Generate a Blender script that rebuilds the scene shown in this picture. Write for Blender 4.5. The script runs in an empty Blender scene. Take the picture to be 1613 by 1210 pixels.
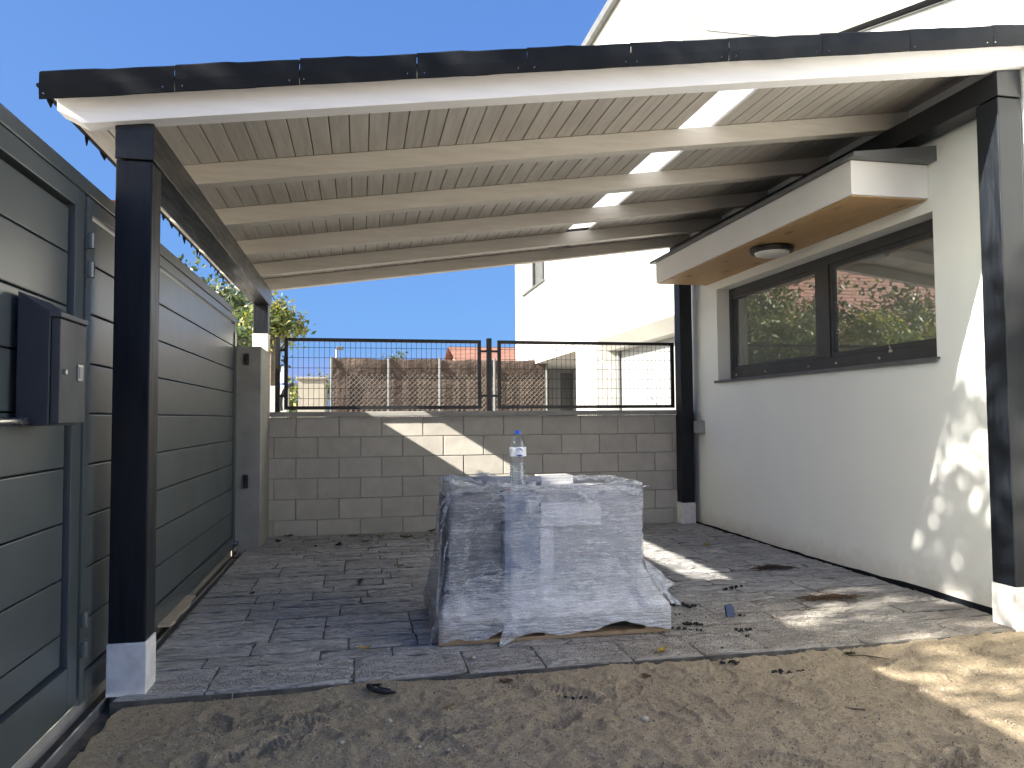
import bpy, bmesh, math, random
import numpy as np
from mathutils import Vector, Matrix
rnd = random.Random(7)
nprs = np.random.RandomState(11)
S = bpy.context.scene
C = S.collection
PI = math.pi

# ------------------------------------------------------------------ camera
YAW, PITCH, ROLL, EYE = 0.198442, 0.0450256, -0.0072681, 1.12
fw = Vector((math.sin(YAW) * math.cos(PITCH), math.cos(YAW) * math.cos(PITCH), math.sin(PITCH)))
rt = Vector((math.cos(YAW), -math.sin(YAW), 0))
up = rt.cross(fw)
c_, s_ = math.cos(ROLL), math.sin(ROLL)
r2, u2 = c_ * rt + s_ * up, -s_ * rt + c_ * up
cam = bpy.data.objects.new('camera', bpy.data.cameras.new('camera'))
C.objects.link(cam)
cam.matrix_world = Matrix(((r2.x, u2.x, -fw.x, 0), (r2.y, u2.y, -fw.y, 0), (r2.z, u2.z, -fw.z, EYE), (0, 0, 0, 1)))
cam.data.sensor_width = 36
cam.data.lens = 36 * 1182.9 / 1613
cam.data.clip_end = 3000
cam.data.clip_start = 0.05
S.camera = cam

# ------------------------------------------------------------------ sky, sun, exposure
SUN = Vector((-1.587, -0.465, 1.0)).normalized()          # towards the sun
elev = math.asin(SUN.z)
azim = math.atan2(SUN.x, SUN.y)
W = bpy.data.worlds.new('World'); S.world = W; W.use_nodes = True
nt = W.node_tree
sky = nt.nodes.new('ShaderNodeTexSky'); sky.sky_type = 'NISHITA'; sky.sun_disc = False
sky.sun_elevation = elev; sky.sun_rotation = azim
sky.altitude = 650; sky.air_density = 0.5; sky.dust_density = 3.0; sky.ozone_density = 5.0
bg = nt.nodes['Background']; bg.inputs['Strength'].default_value = 0.075
# one curve per channel: flattens the blue, lifts bright sunward sky to fill shade
sep = nt.nodes.new('ShaderNodeSeparateColor'); cmb = nt.nodes.new('ShaderNodeCombineColor')
nt.links.new(sky.outputs[0], sep.inputs[0])
for k, (A, m, c0, sl_) in enumerate(((1.29, 2.0, 1.3, 1.62), (1.66, 1.2, 2.5, 1.7), (3.15, 1.3, 4.6, 1.32))):
    a = nt.nodes.new('ShaderNodeMath'); a.operation = 'MULTIPLY_ADD'; a.inputs[1].default_value = m; a.inputs[2].default_value = 1
    d = nt.nodes.new('ShaderNodeMath'); d.operation = 'DIVIDE'
    e = nt.nodes.new('ShaderNodeMath'); e.operation = 'MULTIPLY'; e.inputs[1].default_value = A
    nt.links.new(sep.outputs[k], a.inputs[0]); nt.links.new(sep.outputs[k], d.inputs[0]); nt.links.new(a.outputs[0], d.inputs[1])
    h = nt.nodes.new('ShaderNodeMath'); h.operation = 'SUBTRACT'; h.inputs[1].default_value = c0; nt.links.new(sep.outputs[k], h.inputs[0])
    i = nt.nodes.new('ShaderNodeMath'); i.operation = 'MAXIMUM'; i.inputs[1].default_value = 0; nt.links.new(h.outputs[0], i.inputs[0])
    j = nt.nodes.new('ShaderNodeMath'); j.operation = 'MULTIPLY_ADD'; j.inputs[1].default_value = sl_; nt.links.new(i.outputs[0], j.inputs[0])
    nt.links.new(d.outputs[0], e.inputs[0]); nt.links.new(e.outputs[0], j.inputs[2]); nt.links.new(j.outputs[0], cmb.inputs[k])
nt.links.new(cmb.outputs[0], bg.inputs['Color'])
sl = bpy.data.lights.new('sun', 'SUN'); sl.energy = 3.5; sl.angle = math.radians(0.53); sl.color = (1.0, 0.93, 0.82)
so = bpy.data.objects.new('sun', sl); C.objects.link(so)
so.rotation_euler = SUN.to_track_quat('Z', 'Y').to_euler(); so.location = (-12, -6, 12)
S.view_settings.view_transform = 'Standard'; S.view_settings.look = 'None'
S.view_settings.exposure = 2.62; S.view_settings.gamma = 1.0; S.view_settings.use_curve_mapping = False
S.cycles.max_bounces = 10; S.cycles.diffuse_bounces = 5; S.cycles.glossy_bounces = 5
S.cycles.transmission_bounces = 8; S.cycles.transparent_max_bounces = 16
S.cycles.use_denoising = True
S.cycles.sample_clamp_indirect = 6

# ------------------------------------------------------------------ materials
def new_mat(name):
    m = bpy.data.materials.new(name); m.use_nodes = True
    n = m.node_tree; return m, n, n.nodes['Principled BSDF'], n.nodes['Material Output']

def nd(n, t, **k):
    x = n.nodes.new(t)
    for a, b in k.items(): setattr(x, a, b)
    return x

def mixc(n, fac, a, b, mode='MIX'):
    x = n.nodes.new('ShaderNodeMix'); x.data_type = 'RGBA'; x.blend_type = mode
    for sock, v in ((x.inputs[0], fac), (x.inputs[6], a), (x.inputs[7], b)):
        if isinstance(v, (int, float)): sock.default_value = v
        elif isinstance(v, (tuple, list)): sock.default_value = (*v, 1) if len(v) == 3 else v
        else: n.links.new(v, sock)
    return x.outputs[2]

def math_(n, op, a, b=None, c=None, clamp=False):
    x = n.nodes.new('ShaderNodeMath'); x.operation = op; x.use_clamp = clamp
    for i, v in enumerate((a, b, c)):
        if v is None: continue
        if isinstance(v, (int, float)): x.inputs[i].default_value = v
        else: n.links.new(v, x.inputs[i])
    return x.outputs[0]

def coords(n, scale=(1, 1, 1), world=False, jitter=True):
    if world:
        src = nd(n, 'ShaderNodeNewGeometry').outputs['Position']
    else:
        src = nd(n, 'ShaderNodeTexCoord').outputs['Object']
    if jitter and not world:
        oi = nd(n, 'ShaderNodeObjectInfo')
        sc = nd(n, 'ShaderNodeVectorMath', operation='SCALE'); sc.inputs[0].default_value = (17, 31, 23)
        n.links.new(oi.outputs['Random'], sc.inputs['Scale'])
        ad = nd(n, 'ShaderNodeVectorMath', operation='ADD')
        n.links.new(src, ad.inputs[0]); n.links.new(sc.outputs[0], ad.inputs[1]); src = ad.outputs[0]
    mp = nd(n, 'ShaderNodeMapping'); mp.inputs['Scale'].default_value = scale
    n.links.new(src, mp.inputs['Vector'])
    return mp.outputs[0]

def noise(n, vec, scale=5, detail=4, rough=.55, dist=0):
    x = nd(n, 'ShaderNodeTexNoise'); x.inputs['Scale'].default_value = scale
    x.inputs['Detail'].default_value = detail; x.inputs['Roughness'].default_value = rough
    x.inputs['Distortion'].default_value = dist
    n.links.new(vec, x.inputs['Vector']); return x.outputs['Fac']

def ramp(n, fac, lo, hi):
    x = nd(n, 'ShaderNodeMapRange'); x.inputs[1].default_value = lo; x.inputs[2].default_value = hi
    n.links.new(fac, x.inputs[0]); return x.outputs[0]

def bump(n, bsdf, h, strength=.3, dist=.01):
    b = nd(n, 'ShaderNodeBump'); b.inputs['Strength'].default_value = strength; b.inputs['Distance'].default_value = dist
    n.links.new(h, b.inputs['Height']); n.links.new(b.outputs[0], bsdf.inputs['Normal']); return b

def M(name, col, col2=None, rough=.6, scale=4, stretch=(1, 1, 1), bumps=.0, bscale=80, bdist=.004, spec=.5, metal=0,
      lo=.35, hi=.65, objvar=.0, rvar=.1, world=False):
    m, n, b, o = new_mat(name)
    col2 = col2 or tuple(c * .8 for c in col)
    v = coords(n, stretch, world)
    f = ramp(n, noise(n, v, scale, 5, .6, .3), lo, hi)
    cc = mixc(n, f, col, col2)
    if objvar:
        oi = nd(n, 'ShaderNodeObjectInfo')
        g = math_(n, 'MULTIPLY_ADD', oi.outputs['Random'], 2 * objvar, 1 - objvar)
        h = nd(n, 'ShaderNodeHueSaturation'); n.links.new(g, h.inputs['Value']); n.links.new(cc, h.inputs['Color']); cc = h.outputs[0]
    n.links.new(cc, b.inputs['Base Color'])
    r = math_(n, 'MULTIPLY_ADD', f, rvar, rough - rvar / 2)
    n.links.new(r, b.inputs['Roughness'])
    b.inputs['Specular IOR Level'].default_value = spec; b.inputs['Metallic'].default_value = metal
    if bumps:
        bump(n, b, noise(n, v, bscale, 4, .65), bumps, bdist)
    return m

# --- the materials of the place
m_gate = M('gate_paint', (.070, .087, .093), (.058, .073, .079), rough=.34, spec=.8, scale=1.5, rvar=.05)
m_gate_dk = M('gate_groove', (.012, .013, .015), rough=.6)
m_post = M('post_paint', (.006, .008, .012), (.010, .013, .018), spec=.3, rough=.42, scale=5, stretch=(9, 9, .7), bumps=.25, bscale=14, bdist=.0015, rvar=.2)
m_beam = M('beam_paint', (.008, .010, .014), (.013, .016, .02), spec=.4, rough=.38, scale=5, stretch=(9, .7, 9), bumps=.25, bscale=14, bdist=.0015, rvar=.2)
m_raft = M('white_stain_x', (.54, .51, .465), (.475, .445, .40), rough=.55, scale=4, stretch=(.8, 8, 8), bumps=.18, bscale=12, bdist=.001, objvar=.03)
m_fasc = M('white_front_paint', (.83, .83, .84), (.77, .77, .785), rough=.45, scale=4, stretch=(.8, 8, 8), bumps=.12, bscale=12, bdist=.001)
m_board = M('white_stain_y', (.52, .49, .45), (.43, .40, .36), rough=.55, scale=4, stretch=(10, .7, 10), bumps=.2, bscale=12, bdist=.001, objvar=.06)
m_stucco = M('white_stucco', (.80, .795, .78), (.755, .75, .74), rough=.85, scale=1.2, bumps=.22, bscale=220, bdist=.0025, spec=.25)
def wall_mat():
    m, n, b, o = new_mat('house_render')
    pos = coords(n, (1, 1, 1), world=True); sp = nd(n, 'ShaderNodeSeparateXYZ'); g = nd(n, 'ShaderNodeNewGeometry'); n.links.new(g.outputs['Position'], sp.inputs[0])
    n1 = noise(n, pos, 1.1, 6, .6, .4); n2 = noise(n, pos, 9, 5, .7, .5); n3 = noise(n, pos, 150, 3, .7)
    cc = mixc(n, ramp(n, n1, .3, .7), (.79, .80, .775), (.735, .745, .725))
    low = math_(n, 'ADD', ramp(n, sp.outputs['Z'], .22, .0), math_(n, 'MULTIPLY_ADD', n2, 1.4, -.9), clamp=True)
    cc = mixc(n, math_(n, 'MULTIPLY', low, .65), cc, (.52, .47, .40))
    cc = mixc(n, math_(n, 'MULTIPLY', ramp(n, n2, .66, .8), .25), cc, (.62, .61, .59))
    n.links.new(cc, b.inputs['Base Color']); b.inputs['Roughness'].default_value = .88; b.inputs['Specular IOR Level'].default_value = .2
    bump(n, b, math_(n, 'ADD', n3, math_(n, 'MULTIPLY', n2, .8)), .45, .004)
    return m
m_house = wall_mat()
m_stucco2 = M('cream_stucco', (.45, .445, .415), (.41, .405, .38), rough=.85, scale=.8, bumps=.1, bscale=90, bdist=.003, spec=.2)
m_block = M('cast_block', (.52, .495, .445), (.44, .42, .38), rough=.9, scale=6, bumps=.35, bscale=160, bdist=.003, spec=.2, objvar=.07)
m_mortar = M('mortar', (.40, .38, .345), (.33, .31, .28), rough=.95, scale=12, bumps=.5, bscale=120, bdist=.004, spec=.15)
m_conc = M('concrete', (.36, .355, .335), (.28, .278, .265), rough=.85, scale=3.5, bumps=.25, bscale=120, bdist=.003, spec=.3)
m_stone = M('plinth_stone', (.80, .795, .78), (.62, .62, .61), rough=.6, scale=14, bumps=.12, bscale=120, bdist=.002, lo=.42, hi=.68, spec=.35)
m_felt = M('roof_felt', (.004, .006, .009), (.009, .011, .015), spec=.18, rough=.7, scale=7, bumps=.3, bscale=300, bdist=.002)
m_zinc = M('grey_flashing', (.13, .135, .14), (.10, .105, .11), rough=.45, scale=5)
m_frame = M('window_frame_paint', (.032, .035, .039), (.026, .028, .031), rough=.4, scale=5)
m_sill = M('sill_metal', (.10, .103, .108), (.08, .083, .088), rough=.5, scale=6)
m_black = M('black_plastic', (.010, .010, .011), rough=.45)
m_greypl = M('grey_plastic', (.33, .34, .35), rough=.5)
m_steel = M('brushed_steel', (.55, .55, .55), (.45, .45, .45), rough=.28, metal=1)
m_galv = M('galvanised_steel', (.48, .49, .5), (.36, .37, .38), rough=.42, metal=.7)
m_white = M('white_diffuser', (.78, .78, .76), rough=.4)
m_wire = M('fence_paint', (.014, .015, .017), rough=.4)
m_soffit_m = None

def wood_mat(name, a, b, knot, stretch):
    m, n, p, o = new_mat(name)
    v = coords(n, stretch)
    g = noise(n, v, 7, 5, .6, .6)
    cc = mixc(n, ramp(n, g, .3, .7), a, b)
    v2 = coords(n, (1, .45, 1), jitter=True)
    vo = nd(n, 'ShaderNodeTexVoronoi'); vo.inputs['Scale'].default_value = 7
    n.links.new(v2, vo.inputs['Vector'])
    k = ramp(n, vo.outputs['Distance'], .24, .08)
    cc = mixc(n, math_(n, 'MULTIPLY', k, .8), cc, knot)
    n.links.new(cc, p.inputs['Base Color']); p.inputs['Roughness'].default_value = .55
    bump(n, p, g, .1, .002)
    return m
m_pine = wood_mat('knotty_pine', (.50, .33, .165), (.40, .245, .11), (.16, .075, .03), (9, .8, 9))
m_pallet = wood_mat('pallet_wood', (.36, .26, .15), (.24, .165, .09), (.10, .06, .03), (1, 9, 9))
m_lath = wood_mat('raw_lath', (.52, .45, .34), (.42, .35, .25), (.25, .18, .1), (9, .8, 9))

# stamped concrete stones with dust swept over them
def paver_mat():
    m, n, b, o = new_mat('stamped_paving')
    v = coords(n, (1, 1, 1))
    pos = coords(n, (1, 1, 1), world=True)
    n1 = noise(n, v, 6, 6, .65, .8)
    n2 = noise(n, coords(n, (.7, 2.2, 1)), 16, 6, .7, 1.2)
    base = mixc(n, ramp(n, n1, .3, .7), (.17, .173, .18), (.255, .252, .248))
    base = mixc(n, math_(n, 'MULTIPLY', ramp(n, n2, .5, .72), .75), base, (.38, .37, .355))
    n5 = noise(n, coords(n, (.6, 2.6, 1)), 9, 7, .75, 2.0)
    base = mixc(n, math_(n, 'MULTIPLY', ramp(n, n5, .5, .38), .6), base, (.085, .087, .092))
    n6 = noise(n, coords(n, (.55, 2.4, 1)), 5, 6, .7, 1.5)
    crk = ramp(n, math_(n, 'ABSOLUTE', math_(n, 'SUBTRACT', n6, .5)), .022, .0)
    base = mixc(n, math_(n, 'MULTIPLY', crk, .55), base, (.06, .061, .065))
    oi = nd(n, 'ShaderNodeObjectInfo')
    hs = nd(n, 'ShaderNodeHueSaturation'); n.links.new(base, hs.inputs['Color'])
    n.links.new(math_(n, 'MULTIPLY_ADD', oi.outputs['Random'], .5, 1.6), hs.inputs['Value']); base = hs.outputs[0]
    sp = nd(n, 'ShaderNodeSeparateXYZ'); g = nd(n, 'ShaderNodeNewGeometry'); n.links.new(g.outputs['Position'], sp.inputs[0])
    big = noise(n, pos, 1.1, 5, .6, .5)
    # more sand carried onto the stones near the sandy yard and right of the pallet
    fr = ramp(n, sp.outputs['Y'], 5.2, 3.3)
    rg = ramp(n, sp.outputs['X'], -.6, 1.8)
    amt = math_(n, 'MULTIPLY', fr, math_(n, 'MULTIPLY_ADD', rg, .65, .35))
    fine = noise(n, pos, 90, 3, .7)
    dust = math_(n, 'ADD', math_(n, 'MULTIPLY', amt, 1.0), math_(n, 'MULTIPLY_ADD', big, 1.3, -.75))
    dust = math_(n, 'ADD', dust, math_(n, 'MULTIPLY_ADD', fine, 1.2, -.6))
    dust = ramp(n, dust, .15, .85)
    cc = mixc(n, math_(n, 'MULTIPLY', dust, .85), base, (.37, .335, .28))
    speck = noise(n, pos, 260, 2, .8)
    cc = mixc(n, math_(n, 'MULTIPLY', ramp(n, speck, .62, .75), .35), cc, (.45, .42, .37))
    n.links.new(cc, b.inputs['Base Color'])
    n.links.new(math_(n, 'MULTIPLY_ADD', dust, .3, .55), b.inputs['Roughness'])
    h = math_(n, 'ADD', math_(n, 'MULTIPLY', n2, 1.0), math_(n, 'MULTIPLY_ADD', fine, .5, math_(n, 'MULTIPLY', crk, -.8)))
    bump(n, b, h, .9, .012)
    b.inputs['Specular IOR Level'].default_value = .3
    return m
m_paver = paver_mat()
m_joint = M('paving_joint', (.07, .069, .066), (.16, .15, .13), rough=.9, scale=9, bumps=.5, bscale=100, spec=.1, world=True)

def sand_mat():
    m, n, b, o = new_mat('yard_sand')
    pos = coords(n, (1, 1, 1), world=True)
    n1 = noise(n, pos, 1.6, 6, .62, .4)
    n2 = noise(n, pos, 14, 6, .7, .3)
    n3 = noise(n, pos, 330, 3, .8)
    n4 = noise(n, pos, 110, 3, .75)
    cc = mixc(n, ramp(n, n1, .3, .7), (.40, .33, .225), (.335, .272, .185))
    cc = mixc(n, math_(n, 'MULTIPLY', ramp(n, n2, .5, .8), .55), cc, (.285, .215, .14))
    n7 = noise(n, pos, 62, 4, .75)
    cc = mixc(n, math_(n, 'MULTIPLY', ramp(n, n7, .5, .64), .55), cc, (.46, .385, .27))
    cc = mixc(n, math_(n, 'MULTIPLY', ramp(n, n3, .5, .64), .7), cc, (.50, .425, .305))
    cc = mixc(n, math_(n, 'MULTIPLY', ramp(n, n4, .55, .66), .8), cc, (.13, .10, .075))
    n.links.new(cc, b.inputs['Base Color']); b.inputs['Roughness'].default_value = .95
    b.inputs['Specular IOR Level'].default_value = .12
    h = math_(n, 'ADD', math_(n, 'MULTIPLY', n4, .8), math_(n, 'ADD', math_(n, 'MULTIPLY', n3, .4), n2))
    bump(n, b, h, 1.0, .012)
    return m
m_sand = sand_mat()

def leaf_mat(name, c):
    m, n, b, o = new_mat(name)
    b.inputs['Base Color'].default_value = (*c, 1); b.inputs['Roughness'].default_value = .5
    tr = nd(n, 'ShaderNodeBsdfTranslucent'); tr.inputs[0].default_value = (c[0] * 1.3, c[1] * 1.3, c[2] * .7, 1)
    mx = nd(n, 'ShaderNodeMixShader'); mx.inputs[0].default_value = .35
    n.links.new(b.outputs[0], mx.inputs[1]); n.links.new(tr.outputs[0], mx.inputs[2]); n.links.new(mx.outputs[0], o.inputs[0])
    return m
LEAF = [leaf_mat('leaf_dark', (.05, .07, .032)), leaf_mat('leaf_mid', (.085, .11, .05)), leaf_mat('leaf_light', (.14, .155, .075))]
LEAFY = [leaf_mat('leaf_green', (.07, .11, .035)), leaf_mat('leaf_yellowing', (.20, .19, .05)), leaf_mat('leaf_olive', (.12, .14, .05))]
m_bark = M('bark', (.12, .095, .07), (.07, .055, .04), rough=.9, scale=20, bumps=.4, bscale=40)

def sheet_glass(name, ior=1.9, tint=(.9, .94, .92)):
    m, n, b, o = new_mat(name); n.nodes.remove(b)
    t = nd(n, 'ShaderNodeBsdfTransparent'); t.inputs[0].default_value = (*tint, 1)
    g = nd(n, 'ShaderNodeBsdfGlossy'); g.inputs['Roughness'].default_value = .012; g.inputs[0].default_value = (1, 1, 1, 1)
    f = nd(n, 'ShaderNodeFresnel'); f.inputs[0].default_value = ior
    mx = nd(n, 'ShaderNodeMixShader'); n.links.new(f.outputs[0], mx.inputs[0])
    df = nd(n, 'ShaderNodeBsdfDiffuse'); df.inputs[0].default_value = (.75, .77, .76, 1)      # builder's dust on the pane
    m2 = nd(n, 'ShaderNodeMixShader'); m2.inputs[0].default_value = .16; n.links.new(t.outputs[0], m2.inputs[1]); n.links.new(df.outputs[0], m2.inputs[2])
    n.links.new(m2.outputs[0], mx.inputs[1]); n.links.new(g.outputs[0], mx.inputs[2]); n.links.new(mx.outputs[0], o.inputs[0])
    return m
m_glass = sheet_glass('window_glass', 3.2)
def thin_film(name, tint):
    m, n, b, o = new_mat(name); n.nodes.remove(b)
    t = nd(n, 'ShaderNodeBsdfTransparent'); t.inputs[0].default_value = (*tint, 1)
    g = nd(n, 'ShaderNodeBsdfGlossy'); g.inputs['Roughness'].default_value = .06
    lw = nd(n, 'ShaderNodeLayerWeight'); lw.inputs[0].default_value = .5
    f = math_(n, 'MULTIPLY_ADD', math_(n, 'POWER', lw.outputs['Facing'], 3), .5, .06)
    mx = nd(n, 'ShaderNodeMixShader'); n.links.new(f, mx.inputs[0])
    n.links.new(t.outputs[0], mx.inputs[1]); n.links.new(g.outputs[0], mx.inputs[2]); n.links.new(mx.outputs[0], o.inputs[0])
    return m
m_pet = thin_film('clear_bottle_plastic', (.96, .98, 1))

def trans_mat(name, c, fac):
    m, n, b, o = new_mat(name); b.inputs['Base Color'].default_value = (*c, 1); b.inputs['Roughness'].default_value = .4
    t = nd(n, 'ShaderNodeBsdfTranslucent'); t.inputs[0].default_value = (*c, 1)
    mx = nd(n, 'ShaderNodeMixShader'); mx.inputs[0].default_value = fac
    n.links.new(b.outputs[0], mx.inputs[1]); n.links.new(t.outputs[0], mx.inputs[2]); n.links.new(mx.outputs[0], o.inputs[0])
    return m
m_skyl = trans_mat('translucent_sheet', (.50, .51, .54), .7)

def wrap_mat():
    m, n, b, o = new_mat('stretch_film')
    v = coords(n, (1.2, 1.2, 26), jitter=False)
    v2 = coords(n, (3, 3, 3), jitter=False)
    st = noise(n, v, 5, 6, .7, .6)
    vd = coords(n, (1, 1, 1), jitter=False)
    mp = nd(n, 'ShaderNodeMapping'); mp.inputs['Rotation'].default_value = (0, .28, 0); mp.inputs['Scale'].default_value = (1.5, 1.5, 34)
    n.links.new(vd, mp.inputs[0])
    st2 = noise(n, mp.outputs[0], 5, 6, .75, .4)
    cr = noise(n, v2, 3, 5, .6, 1.0)
    b.inputs['Base Color'].default_value = (.76, .79, .83, 1); b.inputs['Roughness'].default_value = .10
    b.inputs['Specular IOR Level'].default_value = 1.0
    t = nd(n, 'ShaderNodeBsdfTransparent'); t.inputs[0].default_value = (.93, .95, .97, 1)
    at = nd(n, 'ShaderNodeAttribute'); at.attribute_name = 'opacity'
    f = math_(n, 'ADD', math_(n, 'MULTIPLY_ADD', st, .7, -.35), math_(n, 'MULTIPLY_ADD', st2, .8, -.4))
    f = math_(n, 'ADD', f, math_(n, 'MULTIPLY_ADD', cr, .7, -.35))
    def crease(rot, sc, w):                     # doubled film along sharp wrinkles is whiter
        q = nd(n, 'ShaderNodeMapping'); q.inputs['Rotation'].default_value = rot; q.inputs['Scale'].default_value = sc
        n.links.new(vd, q.inputs[0])
        return ramp(n, math_(n, 'ABSOLUTE', math_(n, 'SUBTRACT', noise(n, q.outputs[0], 3, 5, .65, 1.4), .5)), w, .0)
    c1 = crease((0, 1.2, 0), (1.4, 1.4, 5), .013); c2 = crease((0, -.3, 0), (1.2, 1.2, 9), .016); c3 = crease((0, .15, 0), (.8, .8, 16), .02)
    cs_ = math_(n, 'ADD', math_(n, 'ADD', c1, c2), c3, clamp=True)
    f = math_(n, 'ADD', f, math_(n, 'MULTIPLY', cs_, .34))
    f = math_(n, 'ADD', f, at.outputs['Fac'], clamp=True)
    mx = nd(n, 'ShaderNodeMixShader')
    n.links.new(f, mx.inputs[0]); n.links.new(t.outputs[0], mx.inputs[1]); n.links.new(b.outputs[0], mx.inputs[2])
    n.links.new(mx.outputs[0], o.inputs[0])
    h = math_(n, 'ADD', math_(n, 'MULTIPLY', st, .6), math_(n, 'ADD', math_(n, 'MULTIPLY', st2, .6), cr))
    def folds(rot, sc, k):
        q = nd(n, 'ShaderNodeMapping'); q.inputs['Rotation'].default_value = rot; q.inputs['Scale'].default_value = sc
        n.links.new(vd, q.inputs[0])
        r_ = math_(n, 'ABSOLUTE', math_(n, 'SUBTRACT', noise(n, q.outputs[0], 3, 4, .6, 1.2), .5))
        return math_(n, 'MULTIPLY', ramp(n, r_, .0, .09), k)
    h = math_(n, 'ADD', h, folds((0, -.35, 0), (1, 1, 7), .55))
    h = math_(n, 'ADD', h, folds((0, .9, 0), (1.2, 1.2, 5), .35))
    bump(n, b, h, .75, .012)
    return m
m_wrap = wrap_mat()

# ------------------------------------------------------------------ mesh helpers
class MB:
    def __init__(s): s.v = []; s.f = []; s.mi = []
    def add(s, vs, fs, mi=0):
        k = len(s.v); s.v += [tuple(p) for p in vs]; s.f += [tuple(i + k for i in f) for f in fs]; s.mi += [mi] * len(fs); return s
    def box(s, x0, x1, y0, y1, z0, z1, mi=0):
        vs = [(x, y, z) for z in (z0, z1) for y in (y0, y1) for x in (x0, x1)]
        return s.add(vs, [(0, 2, 3, 1), (4, 5, 7, 6), (0, 1, 5, 4), (2, 6, 7, 3), (0, 4, 6, 2), (1, 3, 7, 5)], mi)
    def prism(s, poly, axis, a, b, mi=0):          # polygon in the other two axes (cyclic order) extruded along axis
        def P(u, v, w):
            return {0: (w, u, v), 1: (u, w, v), 2: (u, v, w)}[axis]
        n = len(poly); vs = [P(u, v, a) for u, v in poly] + [P(u, v, b) for u, v in poly]
        fs = [tuple(range(n))[::-1], tuple(range(n, 2 * n))] + [(i, (i + 1) % n, n + (i + 1) % n, n + i) for i in range(n)]
        return s.add(vs, fs, mi)
    def tube(s, pts, r, seg=8, mi=0, cap=True):
        pts = [Vector(p) for p in pts]; rs = r if isinstance(r, (list, tuple)) else [r] * len(pts)
        vs = []; fs = []; ref = None
        for i, p in enumerate(pts):
            d = (pts[min(i + 1, len(pts) - 1)] - pts[max(i - 1, 0)]).normalized()
            if ref is None: ref = Vector((0, 0, 1)) if abs(d.z) < .9 else Vector((1, 0, 0))
            u = d.cross(ref).normalized(); w = u.cross(d).normalized(); ref = w
            for k in range(seg):
                a = 2 * PI * k / seg; vs.append(p + (u * math.cos(a) + w * math.sin(a)) * rs[i])
        for i in range(len(pts) - 1):
            for k in range(seg):
                k2 = (k + 1) % seg; fs.append((i * seg + k, i * seg + k2, (i + 1) * seg + k2, (i + 1) * seg + k))
        if cap: fs.append(tuple(range(seg))[::-1]); fs.append(tuple((len(pts) - 1) * seg + k for k in range(seg)))
        return s.add(vs, fs, mi)
    def lathe(s, prof, c, seg=32, mi=0):
        vs = []; fs = []
        for r, z in prof:
            for k in range(seg):
                a = 2 * PI * k / seg; vs.append((c[0] + r * math.cos(a), c[1] + r * math.sin(a), c[2] + z))
        for i in range(len(prof) - 1):
            for k in range(seg):
                k2 = (k + 1) % seg; fs.append((i * seg + k, i * seg + k2, (i + 1) * seg + k2, (i + 1) * seg + k))
        return s.add(vs, fs, mi)

def wloc(p):
    v = Vector((0, 0, 0))
    while p is not None: v = v + p.location; p = p.parent
    return v

def obj(name, mb, mat, parent=None, bev=0, smooth=False, origin=None, seg=2):
    """one mesh object; vertices given in world space"""
    me = bpy.data.meshes.new(name)
    base = wloc(parent); org = Vector(origin) if origin is not None else base
    me.from_pydata([tuple(Vector(p) - org) for p in mb.v], [], mb.f)
    for m in (mat if isinstance(mat, (list, tuple)) else [mat]): me.materials.append(m)
    if any(mb.mi): me.polygons.foreach_set('material_index', mb.mi)
    if bev or True:
        bm = bmesh.new(); bm.from_mesh(me)
        if bev: bmesh.ops.bevel(bm, geom=bm.edges[:], offset=bev, segments=seg, profile=.6, affect='EDGES', clamp_overlap=True)
        if len(bm.faces) < 60000: bmesh.ops.recalc_face_normals(bm, faces=bm.faces[:])
        bm.to_mesh(me); bm.free()
    if smooth: me.polygons.foreach_set('use_smooth', [True] * len(me.polygons))
    o = bpy.data.objects.new(name, me); C.objects.link(o)
    if parent is not None: o.parent = parent
    o.location = org - base
    return o

def tag(o, label=None, cat=None, group=None, kind=None):
    if label: o['label'] = label
    if cat: o['category'] = cat
    if group: o['group'] = group
    if kind: o['kind'] = kind
    return o

def thing(name, label, cat, loc=(0, 0, 0), group=None):
    o = bpy.data.objects.new(name, None); C.objects.link(o); o.location = loc; o.empty_display_size = .1
    return tag(o, label, cat, group)

def struct(name, mb, mat, parent=None, **k):
    return tag(obj(name, mb, mat, parent, **k), kind='structure')

def inst(src, loc, parent=None, rot=None, scale=None, name=None):
    o = src.copy(); C.objects.link(o)
    if parent is not None: o.parent = parent
    o.location = Vector(loc) - wloc(parent)
    if rot is not None: o.rotation_euler = rot
    if scale is not None: o.scale = scale
    return o

def vnoise(X, Y, seed=0):
    """smooth value noise on numpy arrays"""
    xi = np.floor(X).astype(np.int64); yi = np.floor(Y).astype(np.int64)
    xf = X - xi; yf = Y - yi
    def h(a, b):
        n = (a * 374761393 + b * 668265263 + seed * 982451653) & 0x7fffffff
        n = ((n ^ (n >> 13)) * 1274126177) & 0x7fffffff
        return ((n ^ (n >> 16)) & 0xffff) / 65535.0
    u = xf * xf * (3 - 2 * xf); v = yf * yf * (3 - 2 * yf)
    a = h(xi, yi) * (1 - u) + h(xi + 1, yi) * u
    b = h(xi, yi + 1) * (1 - u) + h(xi + 1, yi + 1) * u
    return a * (1 - v) + b * v - .5
def fbm(X, Y, s, oct=4, seed=0, gain=.5):
    t = 0; a = 1
    for i in range(oct):
        t = t + a * vnoise(X * s + 13.7 * i, Y * s - 7.1 * i, seed + i); s *= 2.03; a *= gain
    return t
def fb(x, y, s, oct=3, seed=0): return float(fbm(np.array([x]), np.array([y]), s, oct, seed)[0])

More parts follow.
